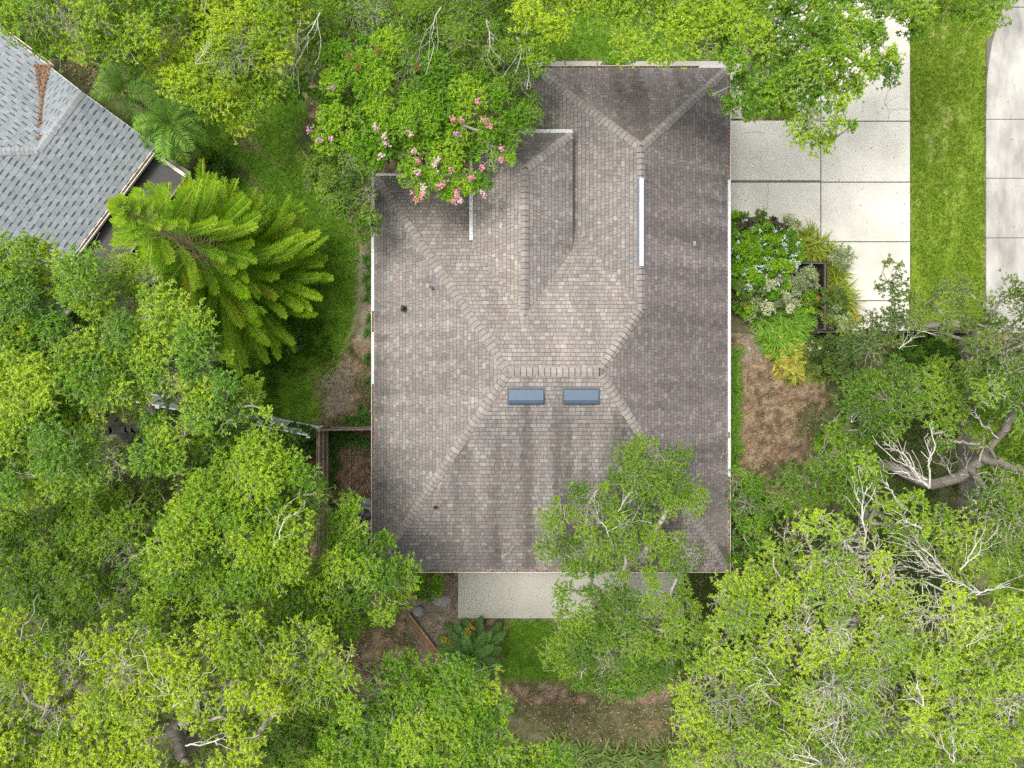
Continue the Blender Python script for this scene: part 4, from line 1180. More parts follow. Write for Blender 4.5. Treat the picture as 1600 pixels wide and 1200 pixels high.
tree("oak_tree", "grey-leaved oak over the dark garden fence and the end of the driveway", "tree",
     [[(1290, 560), (1325, 490), (1345, 452), (1378, 442), (1382, 402), (1412, 396), (1408, 442), (1440, 455), (1500, 425), (1530, 455), (1560, 462), (1660, 440), (1660, 560), (1590, 590), (1540, 590), (1500, 575), (1480, 530), (1420, 525), (1360, 555)]], 6.5, 'grey', 125, G_OAK, young=.6, bare=.14, lai=1.35, lower=.3, rad=(.32, .7), spacing=.62, holes=[(1375, 468, 12)],
     fans=[(1405, 545, 6.2, 1440, 515, 6.4, .2, 24, .007), (1430, 515, 6, 1470, 520, 6.2, .1, 14, .007), (1560, 480, 6.6, 1590, 480, 6.8, .3, 20, .005)])
tree("oak_tree", "leaning oak with a thick bare grey limb at the right edge", "tree",
     [[(1500, 600), (1560, 590), (1660, 560), (1660, 650), (1610, 640), (1560, 620), (1520, 640)], [(1505, 795), (1530, 765), (1570, 745), (1660, 725), (1660, 890), (1590, 900), (1540, 860)], [(1440, 660), (1480, 655), (1490, 690), (1450, 700)]], 7.2, 'mid', 126, G_OAK, trunk=[(1380, 725, 0), (1455, 757, 2.0), (1500, 745, 2.9), (1535, 715, 3.9), (1570, 672, 5.0), (1600, 625, 6.0)], young=.6, bare=.15, lai=1.5, twig_r=.0105, lower=.3,
     fans=[(1530, 720, 3.9, 1545, 650, 4.6, .07, 16, .012), (1560, 685, 4.8, 1510, 630, 5.8, .07, 24, .010), (1500, 742, 3, 1545, 740, 3.6, .1, 16, .012), (1490, 745, 2.9, 1460, 690, 3.8, .2, 26, .006), (1510, 735, 3.2, 1505, 680, 4, .2, 30, .005), (1590, 640, 6, 1592, 580, 6.8, .08, 16, .010)])

# ------------------------------------------------------------------ neighbouring house (upper left)
cN = np.array([*P(243, 228, ZE)[:2], 0.0])
aA, bA = np.array([-0.8, 0.6, 0.0]), np.array([-0.6, -0.8, 0.0])     # a: along the gable end, b: along the lower eave
def NP(a, b, z): return cN + aA * a + bA * b + np.array([0, 0, z])
pt = 0.42
gr = 2.69
def zse(a): return ZE + pt * a
org = NP(6, 6, 0.0)
nh = empty("house", (org[0], org[1], 0.0), "neighbouring house with light grey shingle roof at the left edge", "house")
rb = MB()
far_ = 11.0
q1 = [NP(0, 0, ZE), NP(0, far_, ZE), NP(far_, far_, zse(far_)), NP(gr, gr, zse(gr)), NP(gr, 0, zse(gr))]
seA = [NP(0, 0, ZE), NP(0, gr, ZE), NP(gr, gr, zse(gr)), NP(gr, 0, zse(gr))]
seB = [NP(0, gr, ZE), NP(0, far_, ZE), NP(far_, far_, zse(far_)), NP(gr, gr, zse(gr))]
nwP = [NP(2 * gr, 0, ZE), NP(gr, 0, zse(gr)), NP(gr, gr, zse(gr))]
neP = [NP(13, 0, ZE), NP(2 * gr, 0, ZE), NP(gr, gr, zse(gr)), NP(far_, far_, zse(far_))]
GREY = 0.45 * np.array([.289, .315, .326]) + 0.55 * np.array([[0.27, 0.295, 0.31], [0.31, 0.335, 0.35], [0.24, 0.262, 0.285], [0.285, 0.32, 0.32], [0.34, 0.36, 0.365]])
def grey_fn(c, a, b, rnd):
    return tuple(0.90 * GREY[rnd.randrange(5)] * rnd.uniform(.95, 1.05) * (0.88 + 0.25 * float(fbm(np.array([c[0] * .5 + 90]), np.array([c[1] * .5 + 90]), 77)[0])))
for pl in (q1, nwP, neP):
    rb.poly(pl, (0.13, 0.14, 0.15))
nsh = dict(expo=0.20, gap=0.004, vgap=0.003, widths=(0.24, 0.28), lift=0.010, dash=(0.86, 0.036, (0.085, 0.098, 0.12)))
shingle(rb, [seA, seB], NP(0, 0, ZE), grey_fn, rs=21, **nsh)
nsh['dash'] = (0.8, 0.026, (0.10, 0.115, 0.14))
shingle(rb, [nwP], NP(2 * gr, 0, ZE), grey_fn, rs=22, **nsh)
nsh['dash'] = (0.86, 0.036, (0.085, 0.098, 0.12))
shingle(rb, [neP], NP(13, 0, ZE), grey_fn, rs=23, **nsh)
for v_ in range(len(rb.v)): rb.v[v_] = tuple(np.array(rb.v[v_]) - org)
nroof = rb.build("roof", M_SHINGLE, nh)
cb = MB()
nse, nnw, nne = plane_frame(seA)[0], plane_frame(nwP)[0], plane_frame(neP)[0]
gc = lambda: tuple(np.array([0.315, 0.325, 0.33]) * random.uniform(.88, 1.06))
caps(cb, NP(gr, 0, zse(gr)), NP(gr, gr, zse(gr)), nnw, nse, step=.145, gap=.004, half=.16, colf=gc, dark=(.2, .2, .21))
caps(cb, NP(gr, gr, zse(gr)), NP(far_, far_, zse(far_)), nne, nse, step=.145, gap=.004, half=.16, colf=gc, dark=(.2, .2, .21))
for v_ in range(len(cb.v)): cb.v[v_] = tuple(np.array(cb.v[v_]) - org)
cb.build("ridge_cap", M_SHINGLE, nroof)
def rel(m_):
    for v_ in range(len(m_.v)): m_.v[v_] = tuple(np.array(m_.v[v_]) - org)
    return m_
m = MB()
GW_ = (0.55, 0.52, 0.46)
wc = [NP(.5, .5, 0), NP(12, .5, 0), NP(12, far_, 0), NP(.5, far_, 0)]
cm = (wc[0] + wc[2]) / 2
m.obox(cm + np.array([0, 0, 1.2]), aA * 5.75, bA * (far_ - .5) / 2, (0, 0, 1.28), GW_)
m.poly([NP(.5, .5, 2.48), NP(2 * gr - .5, .5, 2.48), NP(gr, .5, zse(gr) - .12)], GW_)
rel(m).build("wall", M_STUCCO, nh)
m = MB()
m.beam(NP(0, .0, ZE - .07), NP(gr, .0, zse(gr) - .07), .03, .14, (0.75, 0.74, 0.70))
m.beam(NP(gr, .0, zse(gr) - .07), NP(2 * gr, .0, ZE - .07), .03, .14, (0.75, 0.74, 0.70))
m.beam(NP(0, 0, ZE - .09), NP(0, far_, ZE - .09), .03, .14, (0.75, 0.74, 0.70))
m.beam(NP(2 * gr, 0, ZE - .09), NP(13, 0, ZE - .09), .03, .14, (0.75, 0.74, 0.70))
rel(m).build("fascia", M_METAL, nh)
def ngutter(p, q, out, leaves):
    m_ = MB(); cc = (0.80, 0.77, 0.70)
    for w_, h_ in ((.012, .05), (.13, .0)):
        m_.beam(p + out * w_ - np.array([0, 0, .055 - h_ * .2]), q + out * w_ - np.array([0, 0, .055 - h_ * .2]), .022, .12, cc)
    m_.beam(p + out * .065 - np.array([0, 0, .11]), q + out * .065 - np.array([0, 0, .11]), .13, .012, cc)
    rel(m_).build("gutter", M_METAL, nh)
    leaves.append((p, q, out))
NL = []
ngutter(NP(0, -.05, ZE), NP(0, 6.5, ZE), -aA, NL)
ngutter(NP(2 * gr - .35, 0, ZE), NP(9.5, 0, ZE), -bA, NL)
pts = []
for p, q, out in NL:
    n = int(np.linalg.norm(q - p) * 330)
    t = RNG.random(n)[:, None]
    a_ = p + (q - p) * t + out * RNG.uniform(.02, .115, n)[:, None]
    a_[:, 2] = ZE - .06 + RNG.random(n) * .04
    pts.append(a_)
# the drift of leaves in the valley
n = 2600
t = RNG.random(n) ** 1.7
mid = np.array(NP(2 * gr - .2, .08, ZE)) + (np.array(NP(gr, gr, zse(gr))) - np.array(NP(2 * gr - .2, .08, ZE))) * t[:, None]
half = np.where(t < .42, .30 * (1 - t / .42) ** .9, 0.0) * RNG.uniform(.5, 1.25, n) + 0.045
side = np.array([-1.0, 0.0, 0.0])
a_ = mid + (aA * .7 - bA * .2) * 0 + np.array([1.0, 0.05, 0]) * (RNG.uniform(-1, 1, n) * half)[:, None]
a_ = a_[(t < .72) | ((t > .84) & (t < .88))]
rel_ = a_ - cN
la, lb = rel_ @ aA, rel_ @ bA
a_[:, 2] = np.maximum(np.minimum(ZE + pt * lb, ZE + pt * np.minimum(la, 2 * gr - la)), ZE + pt * np.minimum(lb, np.maximum(2 * gr - la, 0))) + .03 + RNG.random(len(a_)) * .03
a_[:, 2] = np.where(2 * gr - la > lb, ZE + pt * np.clip(2 * gr - la, 0, 9), ZE + pt * np.clip(lb, 0, 9)) + .03 + RNG.random(len(a_)) * .03
V, Fq, C = litter(np.concatenate(pts), 0.03, 0.07, pal=BROWN * np.array([1, .85, .8]))
tag(mesh_np("gutter_leaves", V, [Fq], M_LITTER, C), "red brown leaves lying in the gutters of the grey neighbouring roof", "dry leaves", kind="stuff")
V, Fq, C = litter(a_, 0.04, 0.09)
tag(mesh_np("valley_leaves", V, [Fq], M_LITTER, C), "drift of orange brown leaves in the valley of the grey neighbouring roof", "dry leaves", kind="stuff")
# downspout elbow and the low porch roof beside the neighbouring house
m = MB()
pd_ = P(70, 103, 2.5); pe_ = P(80, 94, 2.35)
m.beam(pd_, pe_, .07, .06, (0.55, 0.53, 0.48))
rel(m).build("downspout", M_METAL, nh)
m = MB()
pz = 2.25
A0, A1 = P(240, 240, pz), P(292, 276, pz)
B1, B0 = P(150, 470, pz), P(104, 430, pz)
m.poly([A0, A1, B1, B0], (0.085, 0.082, 0.078))
rel(m).build("porch_roof", M_STUCCO, nh)
m = MB()
m.beam(A0 + np.array([0, 0, .03]), A1 + np.array([0, 0, .03]), .13, .09, (0.60, 0.57, 0.50))
m.beam(A1 + np.array([0, 0, .031]), B1 + np.array([0, 0, .031]), .06, .06, (0.16, 0.15, 0.14))
d_ = (A1 - A0) / np.linalg.norm(A1 - A0)
s_ = np.cross(d_, (0, 0, 1.0))
off_ = s_ * (-0.16 if s_[1] < 0 else 0.16)
m.beam(A0 + off_ - np.array([0, 0, .12]), A1 + off_ - np.array([0, 0, .12]), .14, .05, (0.16, 0.125, 0.09))
for pp in (A1, (A1 + B1) / 2, B1):
    m.beam(pp + np.array([0, 0, -.02]), pp + np.array([0.001, 0, -2.3]), .09, .09, (0.6, 0.57, 0.5))
rel(m).build("porch_frame", M_METAL, nh)

# ------------------------------------------------------------------ fences and yard things
def fence(name, label, pts, h, colp, colr, inner, plank=0.14, gapp=0.012, rails=(0.35, 1.5), post=True, mat=None, thick=0.02, rail_w=.06):
    """board fence along ground points; 'inner' +1/-1 gives the side that carries the rails"""
    p0 = np.array([*pts[0], 0.0])
    root = empty(name, p0, label, "fence")
    mat = mat or M_WOOD
    mb_, mr, mp = MB(), MB(), MB()
    for k in range(len(pts) - 1):
        a, b = np.array([*pts[k], 0.0]) - p0, np.array([*pts[k + 1], 0.0]) - p0
        L = np.linalg.norm(b - a); d = (b - a) / L; s = np.array([-d[1], d[0], 0]) * inner
        n = int(L / plank)
        for i in range(n):
            c = a + d * (i + .5) * L / n
            hh = h + random.uniform(-.015, .015)
            mb_.obox(c + np.array([0, 0, hh / 2]), d * (L / n - gapp) / 2, s * thick / 2, (0, 0, hh / 2), tuple(np.array(colp) * random.uniform(.7, 1.25)))
        for rz in rails:
            mr.obox((a + b) / 2 + s * (thick / 2 + rail_w / 2 + .002) + np.array([0, 0, rz]), d * L / 2, s * rail_w / 2, (0, 0, .045), colr)
        if post:
            m_ = max(1, int(L / 2.2))
            for i in range(m_ + 1):
                c = a + d * L * i / m_ + s * .06
                q = MB(); q.obox(c + np.array([0, 0, h / 2 - .03]), d * .05, s * .05, (0, 0, h / 2), colr)
                q.build("post", mat, root, bevel=.006)
    mb_.build("board_panel", mat, root)
    mr.build("rail", mat, root)
    return root
fx = (513 - 800) / 37.0
fy = (600 - 669) / 37.0
fence("wooden_fence", "brown wooden side fence running down from the white fence corner", [(fx, fy), (fx, fy - 5.6)], 1.8, (0.33, 0.25, 0.17), (0.46, 0.35, 0.25), 1, rails=(.3, .95, 1.6))
fence("wooden_fence", "short dark wooden fence joining the white fence corner to the house wall", [(fx + .08, fy), (-4.85, fy + .04)], 1.75, (0.15, 0.12, 0.10), (0.24, 0.20, 0.17), 1, rails=(.3, 1.6), rail_w=.05)
# white vinyl fence
p0 = np.array([(503 - 800) / 37.0, (600 - 667) / 37.0, 0.0]); p1 = np.array([-16.0, -0.25, 0.0])
root = empty("vinyl_fence", p0, "white vinyl panel fence meeting the brown fence at its corner post", "fence")
d = (p1 - p0); L = np.linalg.norm(d); d /= L; s = np.array([-d[1], d[0], 0]); Zv = np.array([0, 0, 1.0])
root.rotation_mode = "AXIS_ANGLE"; root.rotation_axis_angle = (math.radians(-8), d[0], d[1], 0.0)      # the fence leans away from the lawn
nseg = 4
for i in range(nseg):
    a, b = d * L * i / nseg, d * L * (i + 1) / nseg
    m = MB(); m.obox((a + b) / 2 + Zv * .88, d * (L / nseg / 2 - .06), s * .014, Zv * .78, (0.58, 0.60, 0.60)); m.build("panel", M_PLASTIC, root)
    for zz in (1.72, .14):
        m = MB(); m.obox((a + b) / 2 + Zv * zz, d * (L / nseg / 2 - .065), s * .028, Zv * .06, (0.80, 0.80, 0.78)); m.build("rail", M_PLASTIC, root, bevel=.004)
for i in range(nseg + 1):
    c = d * L * i / nseg
    m = MB(); m.obox(c + Zv * .92, d * .065, s * .065, Zv * .92, (0.80, 0.80, 0.78)); m.obox(c + Zv * 1.86, d * .08, s * .08, Zv * .022, (0.82, 0.82, 0.80))
    m.build("post", M_PLASTIC, root, bevel=.006)

# dark garden fence on the right
DKF, DKR = (0.050, 0.042, 0.036), (0.085, 0.075, 0.066)
fence("garden_fence", "dark low wooden garden fence around the flower bed beside the driveway", [(11.75, gyp(416)), (gxp(1274), gyp(416)), (gxp(1274), gyp(517))], 1.1, DKF, (0.11, 0.10, 0.09), -1, rails=(.2, 1.0), plank=.11)
fence("garden_fence", "long dark board fence between the driveway end and the wooded yard", [(gxp(1262), gyp(520)), (gxp(1500), gyp(520))], 1.1, DKF, DKR, -1, rails=(.2, 1.0), plank=.12)
fence("garden_fence", "grey weathered board fence under the thick leaning limb", [(gxp(1496), gyp(522)), (gxp(1496), gyp(800))], 1.3, (0.30, 0.27, 0.225), (0.36, 0.33, 0.28), 1, rails=(.2, 1.15), plank=.13)

# air conditioner on its pad
ac = P(574, 801, 0.0)
m = MB(); m.box(-7.0 - ac[0] + .55, -4.9 - ac[0], -.75, .62, 0.0, .07, (0.30, 0.31, 0.31))
pad = m.build("concrete_pad", M_STUCCO, bevel=.01); pad.location = (ac[0], ac[1], 0); tag(pad, "grey concrete pad under the air conditioner by the left wall", "pad")
root = empty("air_conditioner", (ac[0], ac[1], .07), "grey air conditioner with round fan grille by the left house wall", "air conditioner")
m = MB(); m.obox((0, 0, .38), (.38, 0, 0), (0, .38, 0), (0, 0, .38), (0.36, 0.36, 0.35)); m.build("cabinet", M_METAL, root, bevel=.03)
m = MB(); m.tube((0, 0, .762), (0, 0, .775), .33, .33, 28, (0.03, 0.035, 0.04)); gr_ = m.build("fan_well", M_METAL, root)
m = MB()
for i in range(4):
    a = i * math.pi / 2 + .4
    u = np.array([math.cos(a), math.sin(a), 0]); v = np.array([-u[1], u[0], 0])
    m.poly([u * .05 - v * .05 + Zv * .785, u * .30 - v * .10 + Zv * .783, u * .30 + v * .06 + Zv * .80, u * .05 + v * .05 + Zv * .80], (0.24, 0.24, 0.25))
m.build("fan_blade", M_METAL, gr_)
m = MB()
for rr in (.08, .14, .20, .26, .33):
    for i in range(24):
        a, b = 2 * math.pi * i / 24, 2 * math.pi * (i + 1) / 24
        m.beam((rr * math.cos(a), rr * math.sin(a), .83), (rr * math.cos(b), rr * math.sin(b), .83), .008, .008, (0.12, 0.12, 0.125))
for i in range(8):
    a = math.pi * i / 4
    m.beam((.06 * math.cos(a), .06 * math.sin(a), .838), (.35 * math.cos(a), .35 * math.sin(a), .80), .01, .01, (0.12, 0.12, 0.125))
m.build("fan_guard", M_METAL, root)

def timber(px0, py0, px1, py1, w, h, label, colr=(0.24, 0.15, 0.09)):
    a, b = P(px0, py0, h / 2), P(px1, py1, h / 2)
    c = (a + b) / 2
    n = 3
    m = MB()
    for i in range(n):
        t0, t1 = i / n, (i + 1) / n - .006
        m.beam(a + (b - a) * t0 - c, a + (b - a) * t1 - c, w, h, tuple(np.array(colr) * random.uniform(.8, 1.2)))
    o = m.build("edging_timber", M_WOOD, bevel=.012); o.location = tuple(c)
    tag(o, label, "timber edging")
timber(636, 962, 690, 1034, .16, .16, "red brown timber edging slanting across the mulch near the patio", (0.22, 0.125, 0.075))
timber(639, 958, 687, 1021, .07, .22, "thin pale plank standing behind the slanting timber edging", (0.36, 0.24, 0.15))
timber(547, 692, 548, 772, .05, .06, "narrow weathered timber strip dividing the little side yard", (0.28, 0.20, 0.14))

def rock(px, py, r, label, seed):
    rng = np.random.default_rng(seed)
    import bmesh
    bm = bmesh.new(); bmesh.ops.create_icosphere(bm, subdivisions=3, radius=1)
    k = rng.uniform(1, 1.6)
    for v in bm.verts:
        n_ = float(fbm(np.array([v.co.x * 1.3 + seed]), np.array([v.co.y * 1.3 + v.co.z * 1.7]), seed)[0])
        v.co *= (0.7 + 0.6 * n_); v.co.x *= r * k; v.co.y *= r; v.co.z *= r * .6
    me = bpy.data.meshes.new("rock"); bm.to_mesh(me); bm.free()
    at = me.attributes.new("col", 'FLOAT_COLOR', 'POINT'); at.data.foreach_set("color", np.tile(np.array([.27, .26, .25, 1], np.float32), len(me.vertices)))
    me.materials.append(M_STONE)
    o = bpy.data.objects.new("rock", me); o.location = tuple(P(px, py, .04)); link(o); tag(o, label, "rock")
rock(654, 955, .22, "grey rock at the top end of the slanting timber edging", 3)
rock(690, 938, .27, "larger grey rock halfway between the timber edging and the patio", 5)

# ------------------------------------------------------------------ strap-leaf plants, palms, the tall pine
def straps(n, L, w, arch, cfun, rng, lift=0.6, segs=4, zbase=0.0, spread=0.06, vee=0.25):
    V, Fs, C = [], [], []
    for i in range(n):
        az = rng.uniform(0, 2 * math.pi); el = lift * rng.uniform(.5, 1.3)
        l = L * rng.uniform(.7, 1.15); ww = w * rng.uniform(.8, 1.15)
        d = np.array([math.cos(az), math.sin(az), 0]); s = np.array([-d[1], d[0], 0])
        p = d * spread * rng.random() + np.array([0, 0, zbase])
        ang = el
        b = len(V); shade = rng.uniform(.75, 1.2); tint = rng.random()
        for k in range(segs + 1):
            t = k / segs
            wd = ww * (0.55 + 0.9 * t if t < .4 else (1 - t) * 1.5 + .02) * .5
            V += [p - s * wd + np.array([0, 0, wd * vee]), p, p + s * wd + np.array([0, 0, wd * vee])]
            c = np.asarray(cfun(t, tint)) * shade
            ce = np.asarray(cfun(t, tint + .35)) * shade
            C += [ce, c, ce]
            p = p + (d * math.cos(ang) + np.array([0, 0, math.sin(ang)])) * l / segs
            ang -= arch / segs * rng.uniform(.7, 1.3)
        for k in range(segs):
            q = b + 3 * k
            Fs += [[q, q + 1, q + 4, q + 3], [q + 1, q + 2, q + 5, q + 4]]
    return np.array(V), np.array(Fs), np.array(C)

def strap_protos(name, kinds, cat, group, k=3, **kw):
    out = []
    for i in range(k):
        rng = np.random.default_rng(hash(name) % 997 + i if False else 300 + i + len(name))
        V, Fs, C = straps(rng=rng, **kw)
        o = mesh_np(name, V, [Fs], M_NEEDLE, np.clip(C, 0, .85))
        o["category"] = cat; o["group"] = group; o["label"] = kinds
        out.append(o)
    return out
_used = set()
def place(protos, px, py, sc=1.0, z=0.0, label=None):
    p = protos[random.randrange(len(protos))]
    if p.name in _used:
        o = p.copy(); scene.collection.objects.link(o)
    else:
        o = p; _used.add(p.name)
    o.location = tuple(P(px, py, z)); o.rotation_euler = (random.uniform(-.12, .12), random.uniform(-.12, .12), random.uniform(0, 6.28))
    k = sc * random.uniform(.88, 1.14); o.scale = (k, k, k)
    if label: o["label"] = label
    return o
def finish(protos):
    for p in protos:
        if p.name not in _used:
            bpy.data.objects.remove(p)

def lerp3(a, b, c, t):
    a, b, c = map(np.asarray, (a, b, c))
    return a + (b - a) * t * 2 if t < .5 else b + (c - b) * (t - .5) * 2
green = lambda t, k: lerp3((.06, .14, .015), (.14, .30, .02), (.24, .42, .04), min(1, t * .6 + k * .4))
deepg = lambda t, k: lerp3((.03, .085, .012), (.07, .18, .02), (.13, .28, .035), min(1, t * .5 + k * .4))
olive = lambda t, k: lerp3((.10, .17, .015), (.22, .30, .02), (.40, .42, .04), min(1, t * .7 + k * .3))
brom = lambda t, k: lerp3((.30, .05, .025), (.30, .32, .04), (.56, .52, .09), min(1, t * .9 + k * .3))
bromg = lambda t, k: lerp3((.22, .05, .025), (.12, .20, .03), (.36, .40, .07), min(1, t * .8 + k * .3))
gold = lambda t, k: lerp3((.25, .25, .02), (.62, .48, .03), (.72, .58, .05), min(1, t * .8 + k * .3))
dkbrom = lambda t, k: lerp3((.09, .05, .05), (.10, .09, .09), (.20, .17, .17), min(1, t * .8 + k * .2))

lir = strap_protos("border_grass", "arching green border grass clump along the right house wall", "border grass", "border grass clumps along the right wall", n=32, L=.5, w=.045, arch=1.9, cfun=green, lift=1.0)
y = 552
while y < 730:
    place(lir, 1147 + random.uniform(-4, 3), y, 1.0); y += 9
finish(lir)
lir2 = strap_protos("border_grass", "broad yellow-green arching grass clump edging the driveway bed", "border grass", "grass clumps edging the driveway bed", n=34, L=.72, w=.062, arch=1.5, cfun=olive, lift=.9)
for (px, py) in [(1253, 385), (1262, 372), (1268, 392), (1280, 400), (1275, 382), (1290, 395), (1288, 412), (1300, 412), (1298, 430), (1308, 432), (1300, 450), (1312, 455), (1245, 370), (1308, 470), (1240, 392), (1316, 472)]:
    place(lir2, px, py, 1.22)
finish(lir2)
lir3 = strap_protos("lily_clump", "glossy green strap-leaved clump between the flowering shrubs and the red yellow rosettes", "lily clump", "green lily clumps in the driveway bed", n=24, L=.62, w=.085, arch=1.6, cfun=green, lift=.9)
for (px, py) in [(1178, 497), (1192, 505), (1205, 497), (1200, 518), (1216, 512), (1222, 498), (1233, 510), (1240, 496), (1248, 512), (1255, 500), (1262, 508), (1210, 530), (1225, 525), (1196, 530), (1203, 542), (1250, 525), (1262, 520), (1215, 545), (1240, 535), (1260, 486)]:
    place(lir3, px, py, 1.22)
finish(lir3)
br = strap_protos("bromeliad", "yellow rosette plant with red centre in the driveway bed", "bromeliad", "yellow red-hearted rosettes in the driveway bed", n=17, L=.44, w=.095, arch=1.2, cfun=brom, lift=.75)
for (px, py) in [(1226, 536), (1238, 532), (1250, 535), (1215, 548), (1228, 548), (1242, 547), (1212, 563), (1226, 560), (1238, 560), (1228, 573), (1243, 567), (1218, 575), (1255, 548), (1238, 580), (1244, 590)]:
    place(br, px, py, 1.22)
finish(br)
br2 = strap_protos("bromeliad", "green rosette plant with red centre at the lower end of the driveway bed", "bromeliad", "green red-hearted rosettes in the driveway bed", n=18, L=.44, w=.09, arch=1.2, cfun=bromg, lift=.75)
for (px, py) in [(1256, 566), (1268, 562), (1262, 576), (1275, 570), (1252, 584), (1268, 584), (1286, 578), (1295, 583), (1278, 586), (1234, 592), (1258, 556)]:
    place(br2, px, py, 1.22)
finish(br2)
br3 = strap_protos("bromeliad", "dark green spiky rosette in the row along the bottom edge", "bromeliad", "spiky rosettes along the bottom edge", n=22, L=.6, w=.085, arch=.9, cfun=lambda t, k: lerp3((.18, .07, .03), (.09, .17, .03), (.26, .34, .08), min(1, t * .8 + k * .25)), lift=.6)
for (px, py) in [(865, 1172), (880, 1165), (895, 1180), (912, 1178), (925, 1190), (940, 1180), (958, 1183), (975, 1172), (972, 1192), (990, 1180), (1005, 1188), (1020, 1178), (1035, 1190), (900, 1196), (1040, 1172), (950, 1198)]:
    place(br3, px, py, 1.22)
finish(br3)
gd = strap_protos("golden_grass", "golden yellow grass clump at the driveway edge of the bed", "golden grass", "golden clumps at the driveway edge", n=30, L=.42, w=.05, arch=1.4, cfun=gold, lift=.8)
for (px, py) in [(1316, 455), (1320, 463), (1330, 490), (1325, 498), (1335, 500)]:
    place(gd, px, py, .9)
finish(gd)
db = strap_protos("bromeliad", "dark purple spiky rosette among the blue flowers", "bromeliad", "dark rosette in the blue flowers", k=1, n=24, L=.45, w=.05, arch=.6, cfun=dkbrom, lift=.7)
place(db, 1205, 405, 1.0, .75); finish(db)
iv = strap_protos("fern_clump", "green fern-like clump along the inside of the small side yard fences", "fern", "fern clumps inside the side yard", n=44, L=.42, w=.05, arch=1.7, cfun=deepg, lift=.9)
for (px, py) in [(515, 683), (527, 685), (540, 684), (553, 686), (566, 688), (578, 690), (520, 700), (518, 714), (521, 728), (518, 742), (522, 754), (534, 692)]:
    place(iv, px, py, .95)
finish(iv)
lw_ = strap_protos("fern_clump", "low dark green clump at the foot of the left house wall", "fern", "fern clumps at the left wall", n=40, L=.36, w=.05, arch=1.7, cfun=deepg, lift=.9)
for (px, py) in [(574, 405), (576, 420), (574, 436), (577, 452), (575, 468), (578, 500), (577, 520), (565, 640), (572, 650), (556, 655), (566, 660), (578, 655), (575, 600), (578, 560), (545, 658)]:
    place(lw_, px, py, .95)
finish(lw_)

def palm(px, py, zc, nf, L, label, seed, cfun, width=.42, droop=1.5, lift=.55, name="palm", trunk_r=.10, dens=34):
    rng = np.random.default_rng(seed)
    c = P(px, py, zc)
    root = empty(name, (c[0], c[1], 0), label, "palm")
    m = MB()
    k = 5
    for i in range(k):
        m.tube((0, 0, zc * i / k - .05), (0, 0, zc * (i + 1) / k), trunk_r * (1.05 - .04 * i), trunk_r * (.9 - .04 * i), 9, tuple(np.array([.19, .14, .10]) * rng.uniform(.7, 1.2)), cap=(i == k - 1))
    m.build("trunk", M_BARK, root)
    for f in range(nf):
        az = f * 2.399 + rng.normal() * .15
        tt = f / nf
        ang = lift + (1 - tt) * -.4 + tt * .7 + rng.normal() * .08
        l = L * (1.0 - .25 * tt) * rng.uniform(.85, 1.1)
        d = np.array([math.cos(az), math.sin(az), 0]); s = np.array([-d[1], d[0], 0])
        p = np.array([0, 0, zc]); path = [p]; dirs = []
        for i in range(12):
            v = d * math.cos(ang) + np.array([0, 0, 1]) * math.sin(ang)
            dirs.append(v); p = p + v * l / 12; path.append(p); ang -= droop / 12
        path = np.array(path); dirs = np.array(dirs + [dirs[-1]])
        t = np.linspace(.1, .99, dens); ii = t * 12; i0 = np.minimum(ii.astype(int), 11); fr = (ii - i0)[:, None]
        pos = path[i0] * (1 - fr) + path[np.minimum(i0 + 1, 12)] * fr
        dr = dirs[i0]
        up = np.cross(s, dr) * -1; up = np.where(up[:, 2:3] < 0, -up, up)
        V, Fs, C = [], [], []
        b = 0
        for sd in (-1, 1):
            ld = s * sd * .9 + dr * .55 + up * .35 + rng.normal(size=(dens, 3)) * .06
            ll = width * np.sin(np.clip(t, .05, .97) * math.pi) ** .6 * rng.uniform(.85, 1.1, dens)
            col = np.array([cfun(.3 + .6 * q, rng.random()) for q in t])
            v, fq, cc = kites(pos, ld, up + rng.normal(size=(dens, 3)) * .1, ll, np.full(dens, .042), col, fold=.1, droop=.22)
            V.append(v); Fs.append(fq + b); C.append(cc); b += len(v)
        # midrib
        rr = np.concatenate([path - s * .012, path + s * .012]); nn = len(path)
        ff = np.array([[i, i + 1, nn + i + 1, nn + i] for i in range(nn - 1)]) + b
        V.append(rr); Fs.append(ff); C.append(np.tile(np.array([.20, .24, .05]), (2 * nn, 1)))
        mesh_np("frond", np.concatenate(V), [np.concatenate(Fs)], M_NEEDLE, np.clip(np.concatenate(C) * rng.uniform(.7, 1.35), 0, .8), root)
    return root
pgreen = lambda t, k: lerp3((.06, .15, .014), (.15, .32, .03), (.28, .48, .06), min(1, t * .5 + k * .5))
psago = lambda t, k: lerp3((.045, .12, .024), (.10, .22, .045), (.19, .35, .08), min(1, t * .5 + k * .5))
palm(268, 194, 2.9, 19, 2.2, "green feather palm in the gap beside the grey neighbouring roof", 1, pgreen, droop=1.9, lift=.5, width=.46, dens=30)
palm(196, 146, 2.4, 15, 2.0, "shaded feather palm half under the oak next to the grey neighbouring roof", 2, pgreen, droop=1.9, lift=.5, width=.42, dens=28)
palm(738, 1022, .7, 30, 1.75, "dark green sago palm on the mulch below the patio", 3, psago, droop=1.1, lift=.35, width=.28, dens=60, name="sago_palm", trunk_r=.16)
palm(525, 1195, 1.2, 14, 1.3, "small palm peeking out under the oaks at the bottom edge", 4, pgreen, droop=1.2, lift=.4, dens=34)

